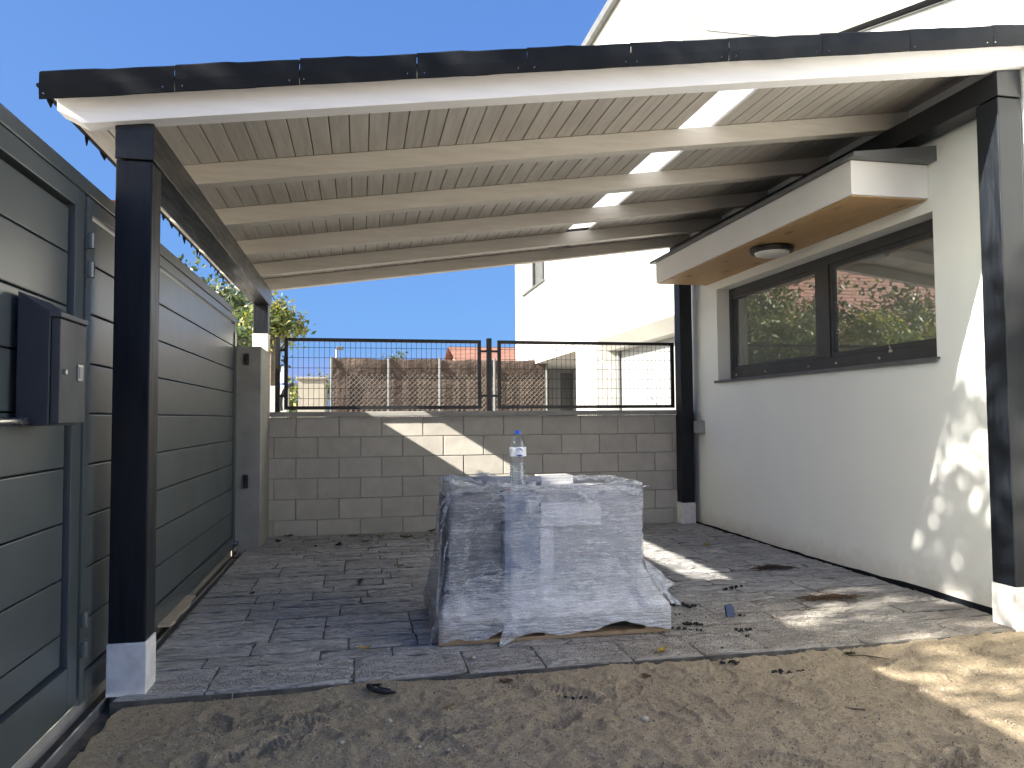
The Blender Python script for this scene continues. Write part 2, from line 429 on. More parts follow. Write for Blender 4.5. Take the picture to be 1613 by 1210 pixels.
# ------------------------------------------------------------------ ground, street
def zg(x, y): return -.075
MBg = MB().add([(-400, -400, -.075), (400, -400, -.075), (400, 900, -.075), (-400, 900, -.075)], [(0, 1, 2, 3)])
struct('ground', MBg, M('dry_earth', (.36, .30, .21), (.26, .21, .15), rough=.95, scale=.6, bumps=.3, bscale=20, world=True))
m_asph = M('asphalt', (.075, .075, .078), (.055, .055, .057), rough=.9, scale=3, bumps=.4, bscale=120, world=True)
m_pav = M('street_pavement_tiles', (.33, .31, .28), (.27, .25, .225), rough=.85, scale=3, bumps=.3, bscale=60, world=True)
struct('road', MB().box(-9.5, -3.2, -40, 80, -.2, -.066), m_asph)
struct('pavement', MB().box(-3.2, -1.28, -40, 6.8, -.2, -.02), m_pav)
struct('kerb', MB().box(-3.3, -3.21, -40, 6.8, -.2, -.017), m_conc)
struct('neighbour_yard', MB().box(-6, 30, 7.9, 60, -.2, -.06), m_pav)

# sandy yard: a height field with foot prints
def sand_sheet():
    nx, ny = 640, 330
    xs = np.linspace(-.985, 3.515, nx); ys = np.linspace(1.55, 3.95, ny)
    X, Y = np.meshgrid(xs, ys)
    wx = X + .05 * fbm(X, Y, 7, 2, 50); wy = Y + .05 * fbm(X, Y, 7, 2, 60)
    Z = -.026 + .018 * fbm(X, Y, 2.0, 3, 1) + .015 * fbm(wx, wy * 1.35, 6.5, 3, 5) + .010 * fbm(X, Y, 30, 3, 9) + .0045 * fbm(X, Y, 75, 2, 19)
    r = 1 - np.abs(fbm(wx, wy * 1.6, 5.5, 3, 21)) * 3.2
    Z += .007 * np.clip(r, 0, 1) ** 2 - .004
    # foot prints: shallow soles with a raised rim and tread ridges
    fr = random.Random(3)
    for i in range(60):
        cx, cy = fr.uniform(-.7, 3.4), fr.uniform(2.1, 3.2); a = fr.uniform(0, 2 * PI)
        u = (X - cx) * math.cos(a) + (Y - cy) * math.sin(a); v = -(X - cx) * math.sin(a) + (Y - cy) * math.cos(a)
        d = np.sqrt((u / .145) ** 2 + (v / (.047 + .012 * np.sin(u * 16))) ** 2)
        dep = np.clip(1.1 - d, 0, 1); rim = np.exp(-((d - 1.12) / .16) ** 2)
        Z += -.006 * np.clip(dep * 3, 0, 1) + .006 * rim
        per = fr.choice((.016, .02, .024)); sk = fr.uniform(-.5, .5)
        Z += np.where(d < .95, .0042 * np.sin((u + sk * v) * 2 * PI / per), 0) * fr.choice((1, 1, .3))
    # feathers out over the paving front edge
    lap = .055 * fbm(X, Y, 3.2, 4, 33) + .02 * fbm(X, Y, 14, 3, 35)
    e = 3.335 + .05 * np.clip((X - 2.3), 0, 1) - .03 * np.exp(-((X - 1.7) / .5) ** 2)
    spill = .05 + .30 * np.exp(-((X - 1.75) / .55) ** 2) + .08 * np.exp(-((X - .05) / .22) ** 2) + .06 * np.clip(X - 2.2, 0, 1)
    t = np.clip((Y - (e - .10)) / (spill), 0, 3)
    edge = .006 + lap * .35 - t * .020 + .009 * np.clip((X - .15) / .4, 0, 1) * (.75 + 1.2 * fbm(X, Y, 2.2, 3, 71))
    k = np.clip((Y - (e - .16)) / .14, 0, 1)
    Z = Z * (1 - k) + np.minimum(Z + .016, edge) * k
    Z = np.where(Y > e - .02, np.minimum(Z, .011 + .006 * fbm(X, Y, 20, 2, 77)), Z)
    Z = np.where((Y > e + .005) & (Z < .0045), -.06, Z)
    Z[:, :3] -= .02
    # the yard drops into a little ditch at the gate
    ditch = np.clip((-.93 + .05 * fbm(X, Y, 9, 3, 91) - X) / .05, 0, 1); Z -= ditch * .03
    near = np.clip((1.75 - Y) / .2, 0, 1); Z = Z * (1 - near) + (-.04) * near
    vs = np.stack([X.ravel(), Y.ravel(), Z.ravel()], 1)
    idx = np.arange(nx * ny).reshape(ny, nx)
    fs = np.stack([idx[:-1, :-1].ravel(), idx[:-1, 1:].ravel(), idx[1:, 1:].ravel(), idx[1:, :-1].ravel()], 1)
    zf = Z.ravel()[fs]; keep = zf.max(1) > -.058
    me = bpy.data.meshes.new('sand'); me.from_pydata(vs.tolist(), [], fs[keep].tolist())
    me.materials.append(m_sand); me.polygons.foreach_set('use_smooth', [True] * len(me.polygons))
    o = bpy.data.objects.new('sand', me); C.objects.link(o); tag(o, kind='structure')
    return xs, ys, Z
SX, SY, SZ = sand_sheet()
def sand_z(x, y):
    i = int(np.clip(round((x - SX[0]) / (SX[1] - SX[0])), 0, len(SX) - 1)); j = int(np.clip(round((y - SY[0]) / (SY[1] - SY[0])), 0, len(SY) - 1))
    z = SZ[j, i]
    return max(z, .003) if y > 3.36 else z
m_sand_far = m_sand
g2 = MB()
NXX, NYY = 40, 40
for j in range(NYY + 1):
    for i in range(NXX + 1):
        x = -1.0 + 6.0 * i / NXX if False else -1.0 + 4.515 * i / NXX; y = -5 + 6.62 * j / NYY
        g2.v.append((x, y, -.045 + .02 * fb(x, y, 2, 2, 4)))
for j in range(NYY):
    for i in range(NXX):
        a = j * (NXX + 1) + i; g2.f.append((a, a + 1, a + NXX + 2, a + NXX + 1)); g2.mi.append(0)
struct('sand_yard', g2, m_sand, smooth=True)

# ------------------------------------------------------------------ stamped paving: base + stones one by one
PX0, PX1, PY1 = -.985, 3.485, 7.575
def front_edge(x): return 3.335 + .03 * math.sin(x * 1.3) * .4 + max(0, x - 2.3) * .05
base = MB()
n = 24
for i in range(n):
    x0 = PX0 + (PX1 - PX0) * i / n; x1 = PX0 + (PX1 - PX0) * (i + 1) / n
    y0, y1 = front_edge(x0) - .004, front_edge(x1) - .004
    base.add([(x0, y0, -.07), (x1, y1, -.07), (x1, PY1, -.07), (x0, PY1, -.07), (x0, y0, -.0085), (x1, y1, -.0085), (x1, PY1, -.0085), (x0, PY1, -.0085)],
             [(4, 5, 6, 7), (0, 1, 5, 4), (2, 3, 7, 6)] + ([(3, 0, 4, 7)] if i == 0 else []) + ([(1, 2, 6, 5)] if i == n - 1 else []))
paving = struct('paving', base, m_joint)
pr = random.Random(21)
rows = [.33]
while sum(rows) < PY1 - 3.34: rows.append(pr.choice((.12, .15, .17, .2, .2, .25)))
y = 3.335
for ri, rh in enumerate(rows):
    y0, y1 = y, min(y + rh, PY1 - .004)
    if y1 - y0 < .07: break
    x = PX0 + .006
    while x < PX1 - .03:
        L = pr.choice((.27, .34, .4, .46, .52)) if ri else pr.choice((.35, .42, .5, .6))
        if PX1 - (x + L) < .2: L = PX1 - x
        x1 = min(x + L, PX1)
        m = MB(); nx, ny = max(5, int((x1 - x) / .035)), max(4, int((y1 - y0) / .03))
        gp = .0065
        xa, xb = x + .0045, x1 - .0045
        if ri == 0: ya, yb = None, y1 - gp
        else: ya, yb = y0 + gp, y1 - gp
        tilt = (pr.uniform(-.003, .003), pr.uniform(-.003, .003), pr.uniform(-.0015, .0015)); sd = pr.randrange(999)
        P = []
        for j in range(ny + 1):
            for i in range(nx + 1):
                u, v = i / nx, j / ny
                px = xa + (xb - xa) * u
                yl = front_edge(px) if ya is None else ya
                py = yl + (yb - yl) * v
                edge = min(u * (xb - xa), (1 - u) * (xb - xa), v * (yb - yl), (1 - v) * (yb - yl))
                z = tilt[0] * (u - .5) + tilt[1] * (v - .5) + tilt[2] + .009 * fb(px, py * 1.6, 11, 3, sd)
                if edge < 1e-6:
                    z -= .0035; jx = .010 * fb(px * 3, py * 3, 9, 2, sd + 5); z -= .004 * abs(jx) / .005; px += jx * (0 < v < 1) * .7; py += jx * (0 < u < 1) * .7
                P.append((px, py, z))
        m.add(P, [(j * (nx + 1) + i, j * (nx + 1) + i + 1, (j + 1) * (nx + 1) + i + 1, (j + 1) * (nx + 1) + i) for j in range(ny) for i in range(nx)])
        ring = [i for i in range(nx + 1)] + [j * (nx + 1) + nx for j in range(1, ny + 1)] + [ny * (nx + 1) + i for i in range(nx - 1, -1, -1)] + [j * (nx + 1) for j in range(ny - 1, 0, -1)]
        k = len(m.v); zl = -.05 if ri == 0 else -.02
        m.v += [(P[r][0], P[r][1], zl) for r in ring]
        q = len(ring)
        for a in range(q): m.f.append((ring[a], k + a, k + (a + 1) % q, ring[(a + 1) % q])); m.mi.append(0)
        o = obj('paving_stone', m, m_paver, paving, smooth=False)
        x = x1
    y = y1

# sill and track under the gate
struct('gate_sill', MB().box(-1.30, -1.10, -5, 6.90, -.2, .004), m_conc)
struct('gate_track', MB().box(-1.034, -1.024, 1.2, 6.9, -.08, -.02), m_galv)
struct('ditch_floor', MB().box(-1.099, -.93, -5, 6.9, -.12, -.058), M('damp_earth', (.12, .10, .075), (.08, .066, .05), rough=.95, scale=20, bumps=.5, bscale=90, world=True))

# ------------------------------------------------------------------ block wall at the back
bw = thing('block_wall', 'low beige concrete block wall with coping at the back of the carport', 'wall', (1.3, 7.68, 0))
YW = 7.58
obj('mortar_bed', MB().box(-1.07, 3.50, YW + .006, YW + .19, -.06, 1.139), m_mortar, bw)
courses = [1.14, .944, .744, .545, .345, .146, -.05]
bmesh_cache = {}
br = random.Random(5)
for ci in range(6):
    z1, z0 = courses[ci] - .004, courses[ci + 1] + .004
    off = -1.265 + (.0 if ci % 2 else -.205) + .03
    x = off
    while x < 3.5:
        a, b = max(x + .005, -1.068), min(x + .405, 3.498)
        if b - a > .03:
            key = (round(b - a, 3), round(z1 - z0, 3))
            d = br.uniform(-.0015, .0015)
            loc = ((a + b) / 2, YW + .01 + d, (z0 + z1) / 2)
            if key not in bmesh_cache:
                m = MB().box(a, b, YW - .004, YW + .02, z0, z1)
                o = obj('block', m, m_block, bw, bev=.004, origin=((a + b) / 2, YW + .01, (z0 + z1) / 2)); bmesh_cache[key] = o
                o.location = Vector(loc) - wloc(bw)
            else:
                o = inst(bmesh_cache[key], loc, bw)
        x += .41
cp = MB().box(-.864, 3.50, YW - .035, YW + .225, 1.146, 1.192)
obj('coping', cp, m_conc, bw, bev=.006)
tt = MB(); x = -.85
while x < 3.48:
    tt.box(x, x + br.uniform(.008, .014), YW - .033, YW - .016, 1.135, 1.147); x += .021
obj('drip_mould', tt, m_conc, bw)

# metal mesh fence panels on the wall
YF = 7.665
fence = thing('mesh_fence', 'black metal mesh fence panels on the block wall', 'fence', (1.3, YF, 1.192))
for (a, b) in ((-.74, 1.215), (1.39, 3.34)):
    fr = MB(); t = .034
    z0, z1 = 1.215, 1.925
    fr.box(a, a + t, YF - .017, YF + .017, z0, z1).box(b - t, b, YF - .017, YF + .017, z0, z1)
    fr.box(a + t + .0005, b - t - .0005, YF - .0165, YF + .0165, z0, z0 + t).box(a + t + .0005, b - t - .0005, YF - .0165, YF + .0165, z1 - t, z1)
    f = obj('fence_frame', fr, m_wire, fence)
    w = MB(); x = a + t + .045
    while x < b - t:
        w.tube([(x, YF, z0 + t), (x, YF, z1 - t)], .0024, 4, cap=False); x += .0505
    z = z0 + t + .075
    while z < z1 - t:
        w.tube([(a + t, YF + .004, z), (b - t, YF + .004, z)], .0024, 4, cap=False); z += .1015
    tag(obj('wire_mesh', w, m_wire, f), kind='stuff')
for x0, x1, z1 in ((-.825, -.78, 1.93), (1.275, 1.325, 1.945)):
    p = obj('fence_post', MB().box(x0, x1, YF - .025, YF + .025, 1.192, z1), m_wire, fence, bev=.002)
for x0, x1 in ((-.78, -.74), (1.215, 1.275), (1.325, 1.39)):
    for z in (1.35, 1.81 if x0 > 0 else 1.80):
        k = MB().box(x0, x1, YF - .012, YF - .004, z - .012, z + .012)
        k.tube([((x0 + x1) / 2, YF - .02, z), ((x0 + x1) / 2, YF - .004, z)], .006, 6)
        obj('fence_clamp', k, m_wire, fence)

# ------------------------------------------------------------------ gate pillar and its fittings
pil = thing('gate_pillar', 'bare grey concrete pillar at the far end of the sliding gate', 'pillar', (-.97, 7.2, 0))
obj('shaft', MB().box(-1.075, -.868, 6.915, 7.575, -.1, 1.765), m_conc, pil, bev=.004)
ph = thing('photocell', 'small black photocell near the top of the concrete pillar', 'sensor', (-.985, 6.9, 1.64), 'photocells on the gate pillar')
obj('case', MB().box(-1.005, -.965, 6.888, 6.9145, 1.60, 1.70), m_black, ph, bev=.008)
obj('lens', MB().tube([(-.985, 6.884, 1.622), (-.985, 6.889, 1.622)], .01, 10), m_frame, ph)
ph2 = thing('photocell', 'small black photocell low on the concrete pillar', 'sensor', (-.985, 6.9, .58), 'photocells on the gate pillar')
obj('case', MB().box(-1.005, -.965, 6.888, 6.9145, .525, .64), m_black, ph2, bev=.008)
obj('lens', MB().tube([(-.985, 6.884, .55), (-.985, 6.889, .55)], .01, 10), m_frame, ph2)
gr = thing('gate_roller', 'small silver roller stop at the foot of the concrete pillar', 'roller', (-1.07, 6.86, 0))
obj('bracket', MB().box(-1.085, -1.05, 6.84, 6.91, -.055, .02).box(-1.083, -1.075, 6.85, 6.89, .02, .07), m_steel, gr)
obj('wheel', MB().tube([(-1.07, 6.865, .055), (-1.035, 6.865, .055)], .024, 14), m_steel, gr)

# ------------------------------------------------------------------ sliding gate
XG = -1.08
GS = .964
def gz(z): return EYE + (z - EYE) * GS
gate = thing('sliding_gate', 'tall dark grey metal sliding gate of wide horizontal panels', 'gate', (XG - .03, 5.2, 0))
zl = [gz(z) for z in (.09, .30, .511, .725, .938, 1.15, 1.36, 1.57, 1.78, 1.975)]
GB = .016                                              # lower edge of the gate: a slit of sun passes under it
GT = gz(2.05)
ga, gb = 3.30, 6.80
def panel_set(ya, yb, zs, parent, x1=0.):
    for k in range(len(zs) - 1):
        a, b = zs[k] + .003, zs[k + 1] - .003
        obj('panel', MB().box(XG - .03, XG + x1, ya, yb, a, b), m_gate, parent, bev=.004, origin=(XG, (ya + yb) / 2, (a + b) / 2))
panel_set(ga, gb, zl, gate)
obj('backing', MB().box(XG - .05, XG - .032, 3.24, 6.912, .02, GT - .12), m_gate_dk, gate)
obj('stile', MB().box(XG - .031, XG + .010, 3.236, 3.292, GB, GT), m_gate, gate, bev=.003)
obj('stile', MB().box(XG - .031, XG + .010, 6.822, 6.911, GB, GT), m_gate, gate, bev=.003)
obj('top_rail', MB().box(XG - .031, XG + .010, 3.2935, 6.8205, gz(1.992), GT), m_gate, gate, bev=.003)
obj('bottom_rail', MB().box(XG - .031, XG + .010, 3.2935, 6.8205, GB, gz(.074)).box(XG - .03, XG + .005, 3.2935, 6.8205, gz(.074) + .0005, gz(.083)), m_gate, gate, bev=.002)
rail = thing('gate_lintel', 'grey metal guide beam running along the top of the gate', 'beam', (XG - .05, 4, 2.05))
obj('guide', MB().box(XG - .085, XG - .012, -4.5, 6.76, gz(2.078), gz(2.14)), m_gate, rail, bev=.004)
obj('channel', MB().box(XG - .07, XG - .03, -4.5, 6.75, GT + .002, gz(2.078) - .0005), m_gate_dk, rail)

# pedestrian door of the gate
door = thing('gate_door', 'grey panelled pedestrian door beside the sliding gate, with mailbox and hinges', 'door', (XG - .03, 2.7, 0))
da, db = 2.30, 3.09
zd = [gz(z) for z in (.178, .30, .511, .725, .938, 1.15, 1.36, 1.57, 1.78, 1.962)]
panel_set(da, db, zd, door, -.008)
obj('backing', MB().box(XG - .05, XG - .032, 2.2, 3.225, .045, GT - .01), m_gate_dk, door)
obj('stile', MB().box(XG - .031, XG + .012, 3.107, 3.199, GB + .024, GT), m_gate, door, bev=.003)
obj('stile', MB().box(XG - .031, XG + .012, 2.20, 2.292, GB + .024, GT), m_gate, door, bev=.003)
obj('top_rail', MB().box(XG - .031, XG + .012, 2.2935, 3.1055, gz(1.975), GT), m_gate, door, bev=.003)
obj('bottom_rail', MB().box(XG - .031, XG + .012, 2.2935, 3.1055, GB + .024, gz(.168)), m_gate, door, bev=.003)
for z in (1.74, 1.86, .205, .325):
    z = gz(z)
    obj('hinge', MB().tube([(XG + .028, 3.222, z - .03), (XG + .028, 3.222, z + .03)], .016, 12).box(XG + .0125, XG + .028, 3.205, 3.236, z - .024, z + .024), m_gate, door)
h = MB().tube([(XG + .012, 2.40, 1.118), (XG + .055, 2.40, 1.118)], .011, 10).tube([(XG + .055, 2.395, 1.118), (XG + .055, 2.59, 1.12)], .0125, 12)
obj('handle', h, m_steel, door, smooth=False)
mbx = thing('mailbox', 'dark grey metal mailbox fixed to the inside of the gate door', 'mailbox', (-1.0, 2.75, 1.1))
X0, X1 = XG + .0125, -.945
obj('case', MB().prism([(X0, gz(1.105)), (X1 - .028, gz(1.105)), (X1 - .028, gz(1.485)), (X0, gz(1.55))], 1, 2.627, 2.868), M('mailbox_shaded_paint', (.035, .042, .055), rough=.45), mbx, bev=.003)  # case colour darkened to carry the shade on the box sides
obj('door', MB().box(X1 - .026, X1, 2.634, 2.865, gz(1.112), gz(1.462)), M('mailbox_door_paint', (.062, .07, .075), rough=.5, spec=.3), mbx, bev=.003)
obj('lid', MB().box(X1 - .03, X1 + .006, 2.624, 2.871, gz(1.466), gz(1.484)), M('mailbox_lid_paint', (.085, .095, .10), rough=.5, spec=.3), mbx, bev=.003)
zk = gz(1.285)
obj('lock', MB().tube([(X1 - .002, 2.665, zk), (X1 + .010, 2.665, zk)], .009, 12), m_steel, mbx)
pl_ = obj('name_plate', MB().box(X1 + .0005, X1 + .005, 2.781, 2.829, zk - .022, zk + .032), m_steel, mbx)
obj('name_card', MB().box(X1 + .0052, X1 + .007, 2.789, 2.821, zk - .015, zk + .025), m_greypl, pl_)
# yard wall that carries on past the door towards the street side
yw = thing('boundary_wall', 'white rendered boundary wall beside the gate door', 'wall', (XG - .05, -1, 0))
obj('render', MB().box(XG - .12, XG - .035, -5, 2.195, -.1, GT), m_stucco, yw)

# ------------------------------------------------------------------ carport
car = thing('carport', 'white timber carport roof on black posts leaning towards the house', 'carport', (1.25, 5.5, 0))
SLP = .14
def zu(x): return 2.38 + SLP * (x + .865)               # underside of the rafters
def post(x0, x1, y0, y1, zb, zt, pl, mat_p=m_stone):
    p = obj('post', MB().box(x0, x1, y0, y1, zb + pl, zt), m_post, car, bev=.006, origin=((x0 + x1) / 2, (y0 + y1) / 2, zb))
    e = .004
    obj('plinth', MB().box(x0 - e, x1 + e, y0 - e, y1 + e, zb, zb + pl - .001), mat_p, p, bev=.004)
    return p
post(-1.012, -.868, 3.372, 3.518, -.004, 2.214, .214)
post(3.352, 3.498, 3.372, 3.518, -.02, 2.826, .235)
post(3.315, 3.455, 7.43, 7.572, -.02, 2.822, .235)
post(-1.008, -.872, 7.44, 7.572, 1.766, 2.214, .172, M('cream_plinth_stone', (.74, .72, .66), (.66, .64, .58), rough=.6, scale=14))
obj('beam', MB().box(-1.016, -.864, 3.37, 7.66, 2.222, 2.379), m_beam, car, bev=.004)
obj('beam', MB().add([(3.35, 3.368, 2.834), (3.5, 3.368, 2.834), (3.46, 7.66, 2.834), (3.31, 7.66, 2.834), (3.35, 3.368, 2.968), (3.5, 3.368, 2.988), (3.46, 7.66, 2.983), (3.31, 7.66, 2.963)],
    [(0, 3, 2, 1), (4, 5, 6, 7), (0, 1, 5, 4), (1, 2, 6, 5), (2, 3, 7, 6), (3, 0, 4, 7)]), m_beam, car, bev=.004)
RH = .113
for i, ya in enumerate((3.33, 4.225, 5.085, 5.97, 6.83, 7.585)):
    xl, xr = -1.20, 3.515 if i else 3.9
    xr = 3.515 if i else 3.56
    xe = -1.225 if i == 0 else -1.20
    poly = [(xe + .10, zu(xe + .10) + .0015), (xr, zu(xr) + .0015), (xr, zu(xr) + RH), (xe, zu(xe) + RH), (xe, zu(xe) + .065)]
    obj('rafter', MB().prism(poly, 1, ya, ya + .09), m_raft if i else m_fasc, car, bev=.004)
# ceiling boards, one by one (leaving the translucent strip free)
ang = math.atan(SLP)
bx = -1.244; bwid = .0985; src = None
while bx < 3.5:
    w = bwid
    if 1.88 < bx < 2.1: bx = 2.139
    mid = bx + w / 2
    if True:
        if src is None:
            m = MB().box(-.0476, .0476, 3.265, 7.72, 0, .02)
            src = obj('ceiling_board', m, m_board, car, bev=.003, origin=(0, 0, 0), seg=1)
            o = src
        else:
            o = src.copy(); C.objects.link(o); o.parent = car
        o.location = Vector((mid, rnd.uniform(-.004, .004), zu(mid) + RH + .003 + rnd.uniform(-.0003, .0003))) - car.location
        o.rotation_euler = (0, -ang, 0)
    bx += w
for (ya, yb) in ((3.40, 4.268), (4.272, 5.128), (5.132, 6.013), (6.017, 6.86)):
    xa, xb = 1.885, 2.172
    m = MB(); N = 12
    for k in range(N + 1):
        yy = ya + (yb - ya) * k / N; bz = .0008 * math.sin(k * 2.1)
        m.v += [(xa, yy, zu(xa) + RH + .0265 + bz), (xb, yy, zu(xb) + RH + .0265 + bz * .5)]
    m.f += [(2 * k, 2 * k + 1, 2 * k + 3, 2 * k + 2) for k in range(N)]; m.mi += [0] * N
    obj('skylight_panel', m, m_skyl, car)
# roofing felt above (with the strip left open), its front edge hangs down as short pieces
rf = MB()
def felt(xa, xb, ya, yb, h=.028):
    a, b = RH + h, RH + h + .012
    vs = [(x, y, zu(x) + d) for d in (a, b) for y in (ya, yb) for x in (xa, xb)]
    rf.add(vs, [(0, 2, 3, 1), (4, 5, 7, 6), (0, 1, 5, 4), (2, 6, 7, 3), (0, 4, 6, 2), (1, 3, 7, 5)])
felt(-1.28, 1.91, 3.27, 7.74); felt(2.15, 3.515, 3.27, 7.74); felt(1.911, 2.149, 6.83, 7.74); felt(1.911, 2.149, 3.27, 3.43)
obj('roofing_felt', rf, m_felt, car)
sh = random.Random(4)
js = [-1.262] + [-.755 + .497 * k for k in range(9)] + [3.512]
js = js[:10] + [3.505]
for k in range(len(js) - 1):
    a, b = js[k], js[k + 1] - .0025
    m = MB(); N = 10; skew = sh.uniform(-.006, .006); amp = sh.uniform(.0004, .0018); ph0 = sh.uniform(0, 6)
    rows_ = []
    prof = [(3.30, .196), (3.262, .194), (3.250, .184), (3.25, .13), (3.256, .083)]
    for (yy, dz) in prof:
        r_ = []
        for i in range(N + 1):
            u = i / N; x = a + (b - a) * u
            wav = amp * math.sin(u * 5 + ph0) + .0015 * math.sin(u * 13 + ph0 * 2)
            lift = .006 * (1 - abs(2 * u - 1)) if dz < .1 else 0
            r_.append((x + skew * (.18 - dz) * 4, yy - abs(wav) * (.3 if dz > .15 else 1.2), zu(x) + dz + wav * .6 + (.004 if u < .5 else 0) * (dz > .15) - lift * .6))
        rows_.append(r_)
    for off in (0, .004):
        for r_ in rows_: m.v += [(p[0], p[1] + off, p[2] - off * .5) for p in r_]
    R_ = len(prof); T = R_ * (N + 1)
    for q in range(R_ - 1):
        for i in range(N):
            A = q * (N + 1) + i
            m.f.append((A, A + 1, A + N + 2, A + N + 1)); m.f.append((T + A, T + A + N + 1, T + A + N + 2, T + A + 1)); m.mi += [0, 0]
    for i in range(N):
        A = (R_ - 1) * (N + 1) + i; m.f.append((A, A + 1, T + A + 1, T + A)); m.mi.append(0)
    for q in range(R_ - 1):
        for e_ in (0, N):
            A = q * (N + 1) + e_; m.f.append((A, A + N + 1, T + A + N + 1, T + A)); m.mi.append(0)
    s_o = obj('shingle', m, m_felt, car, smooth=False)
    for u in (.05, .93):
        x = a + (b - a) * u + sh.uniform(-.01, .01); z = zu(x) + .098
        obj('nail', MB().tube([(x, 3.243, z), (x, 3.255, z)], .0027, 8), m_steel, s_o)
# ragged shingle tabs along the low eave
y = 3.36
while y < 7.7:
    d = sh.uniform(.016, .042); wdt = sh.uniform(.03, .10)
    x = -1.275
    m = MB().add([(x, y, zu(x) + .14), (x, y + wdt, zu(x) + .14), (x - .006, y + wdt, zu(x) + .14 - d), (x - .002, y + wdt * .35, zu(x) + .14 - d * .6),
                  (x - .005, y, zu(x) + .14), (x - .005, y + wdt, zu(x) + .14), (x - .011, y + wdt, zu(x) + .14 - d), (x - .007, y + wdt * .35, zu(x) + .14 - d * .6)],
                 [(0, 1, 2, 3), (4, 7, 6, 5), (0, 4, 5, 1), (1, 5, 6, 2), (2, 6, 7, 3), (3, 7, 4, 0)])
    obj('shingle_tab', m, m_felt, car)
    y += sh.choice((.11, .2, .27, .45))

# ------------------------------------------------------------------ house on the right
XH = 3.52
house = thing('house', 'white rendered house beside the carport with a dark framed window and awning', 'house', (5, 4, 0))
def ztop(y): return 3.64 + (y - 3.84) * .275
wy0, wy1, wz0, wz1 = 4.055, 6.985, 1.487, 2.40
def wallpiece(ya, yb, za, zb=None):
    if zb is None: poly = [(ya, za), (yb, za), (yb, ztop(yb)), (ya, ztop(ya))]
    else: poly = [(ya, za), (yb, za), (yb, zb), (ya, zb)]
    return poly
w = MB()
w.prism(wallpiece(1.2, wy0, -.1), 0, XH, XH + .3)
w.prism(wallpiece(wy1, 7.83, -.1), 0, XH, XH + .3)
w.prism(wallpiece(wy0, wy1, -.1, wz0 - .012), 0, XH, XH + .3)
w.prism(wallpiece(wy0, wy1, wz1), 0, XH, XH + .3)
obj('wall', w, m_house, house)
obj('wall', MB().box(XH + .301, 11, 1.2, 1.5, -.1, 2.9), m_stucco, house)
obj('wall', MB().box(XH + .301, 11, 7.53, 7.83, -.1, 4.6), m_stucco, house)
m = MB().add([(XH - .0, 1.2, ztop(1.2)), (11, 1.2, ztop(1.2)), (11, 7.83, ztop(7.83)), (XH, 7.83, ztop(7.83))], [(0, 1, 2, 3)])
obj('roof', MB().prism([(1.1, ztop(1.1) - .02), (7.86, ztop(7.86) - .02), (7.86, ztop(7.86) + .04), (1.1, ztop(1.1) + .04)], 0, XH + .31, 11), m_zinc, house)
obj('wall_coping', MB().prism([(1.1, ztop(1.1) + .001), (7.86, ztop(7.86) + .001), (7.86, ztop(7.86) + .05), (1.1, ztop(1.1) + .05)], 0, XH - .03, XH + .309), m_zinc, house, bev=.004)
# dark room behind the window
m_room = M('room_paint', (.30, .29, .27), rough=.9)
rm = MB().box(XH + .305, 7, 4.0, 7.4, -.05, 2.75)
obj('room', rm, m_room, house)
ro = house.children[-1]
# open the room towards the window
bm = bmesh.new(); bm.from_mesh(ro.data)
bm.faces.ensure_lookup_table()
kill = [f for f in bm.faces if abs(f.normal.x) > .9 and f.calc_center_median().x + ro.location.x + house.location.x < XH + .4]
bmesh.ops.delete(bm, geom=kill, context='FACES'); bm.to_mesh(ro.data); bm.free()
win = obj('window', MB().box(XH + .135, XH + .20, wy0 + .0, wy1, wz0, wz0 + .095).box(XH + .135, XH + .20, wy0, wy1, wz1 - .075, wz1)
          .box(XH + .135, XH + .20, wy0, wy0 + .06, wz0 + .0955, wz1 - .0755).box(XH + .135, XH + .20, wy1 - .06, wy1, wz0 + .0955, wz1 - .0755)
          .box(XH + .133, XH + .20, 5.335, 5.495, wz0 + .0955, wz1 - .0755), m_frame, house, bev=.003)
for ya, yb in ((wy0 + .061, 5.334), (5.496, wy1 - .061)):
    za, zb = wz0 + .096, wz1 - .076
    t = .035; xa, xb = XH + .143, XH + .19
    sf = MB().box(xa, xb, ya, yb, za, za + t).box(xa, xb, ya, yb, zb - t, zb).box(xa, xb, ya, ya + t, za + t + .0004, zb - t - .0004).box(xa, xb, yb - t, yb, za + t + .0004, zb - t - .0004)
    obj('sash', sf, m_frame, win, bev=.002)
    obj('pane', MB().add([(XH + .165, ya + t, za + t), (XH + .165, yb - t, za + t), (XH + .165, yb - t, zb - t), (XH + .165, ya + t, zb - t)], [(0, 1, 2, 3)]), m_glass, win)
for yy in (4.12, 4.75, 5.25, 5.62, 6.3, 6.85):
    obj('drain_cap', MB().box(XH + .1285, XH + .1345, yy, yy + .022, wz0 + .035, wz0 + .052), m_greypl, win)
obj('window_handle', MB().box(XH + .128, XH + .1345, 4.62, 4.655, wz0 + .075, wz0 + .092).tube([(XH + .13, 4.637, wz0 + .09), (XH + .12, 4.637, wz0 + .125)], .004, 6), m_steel, win)
obj('sill', MB().prism([(XH - .035, 1.452), (XH - .035, 1.478), (XH + .134, 1.4865), (XH + .134, 1.4755), (XH - .028, 1.4685), (XH - .028, 1.452)], 1, 4.03, 7.01), m_sill, win, bev=.0015)
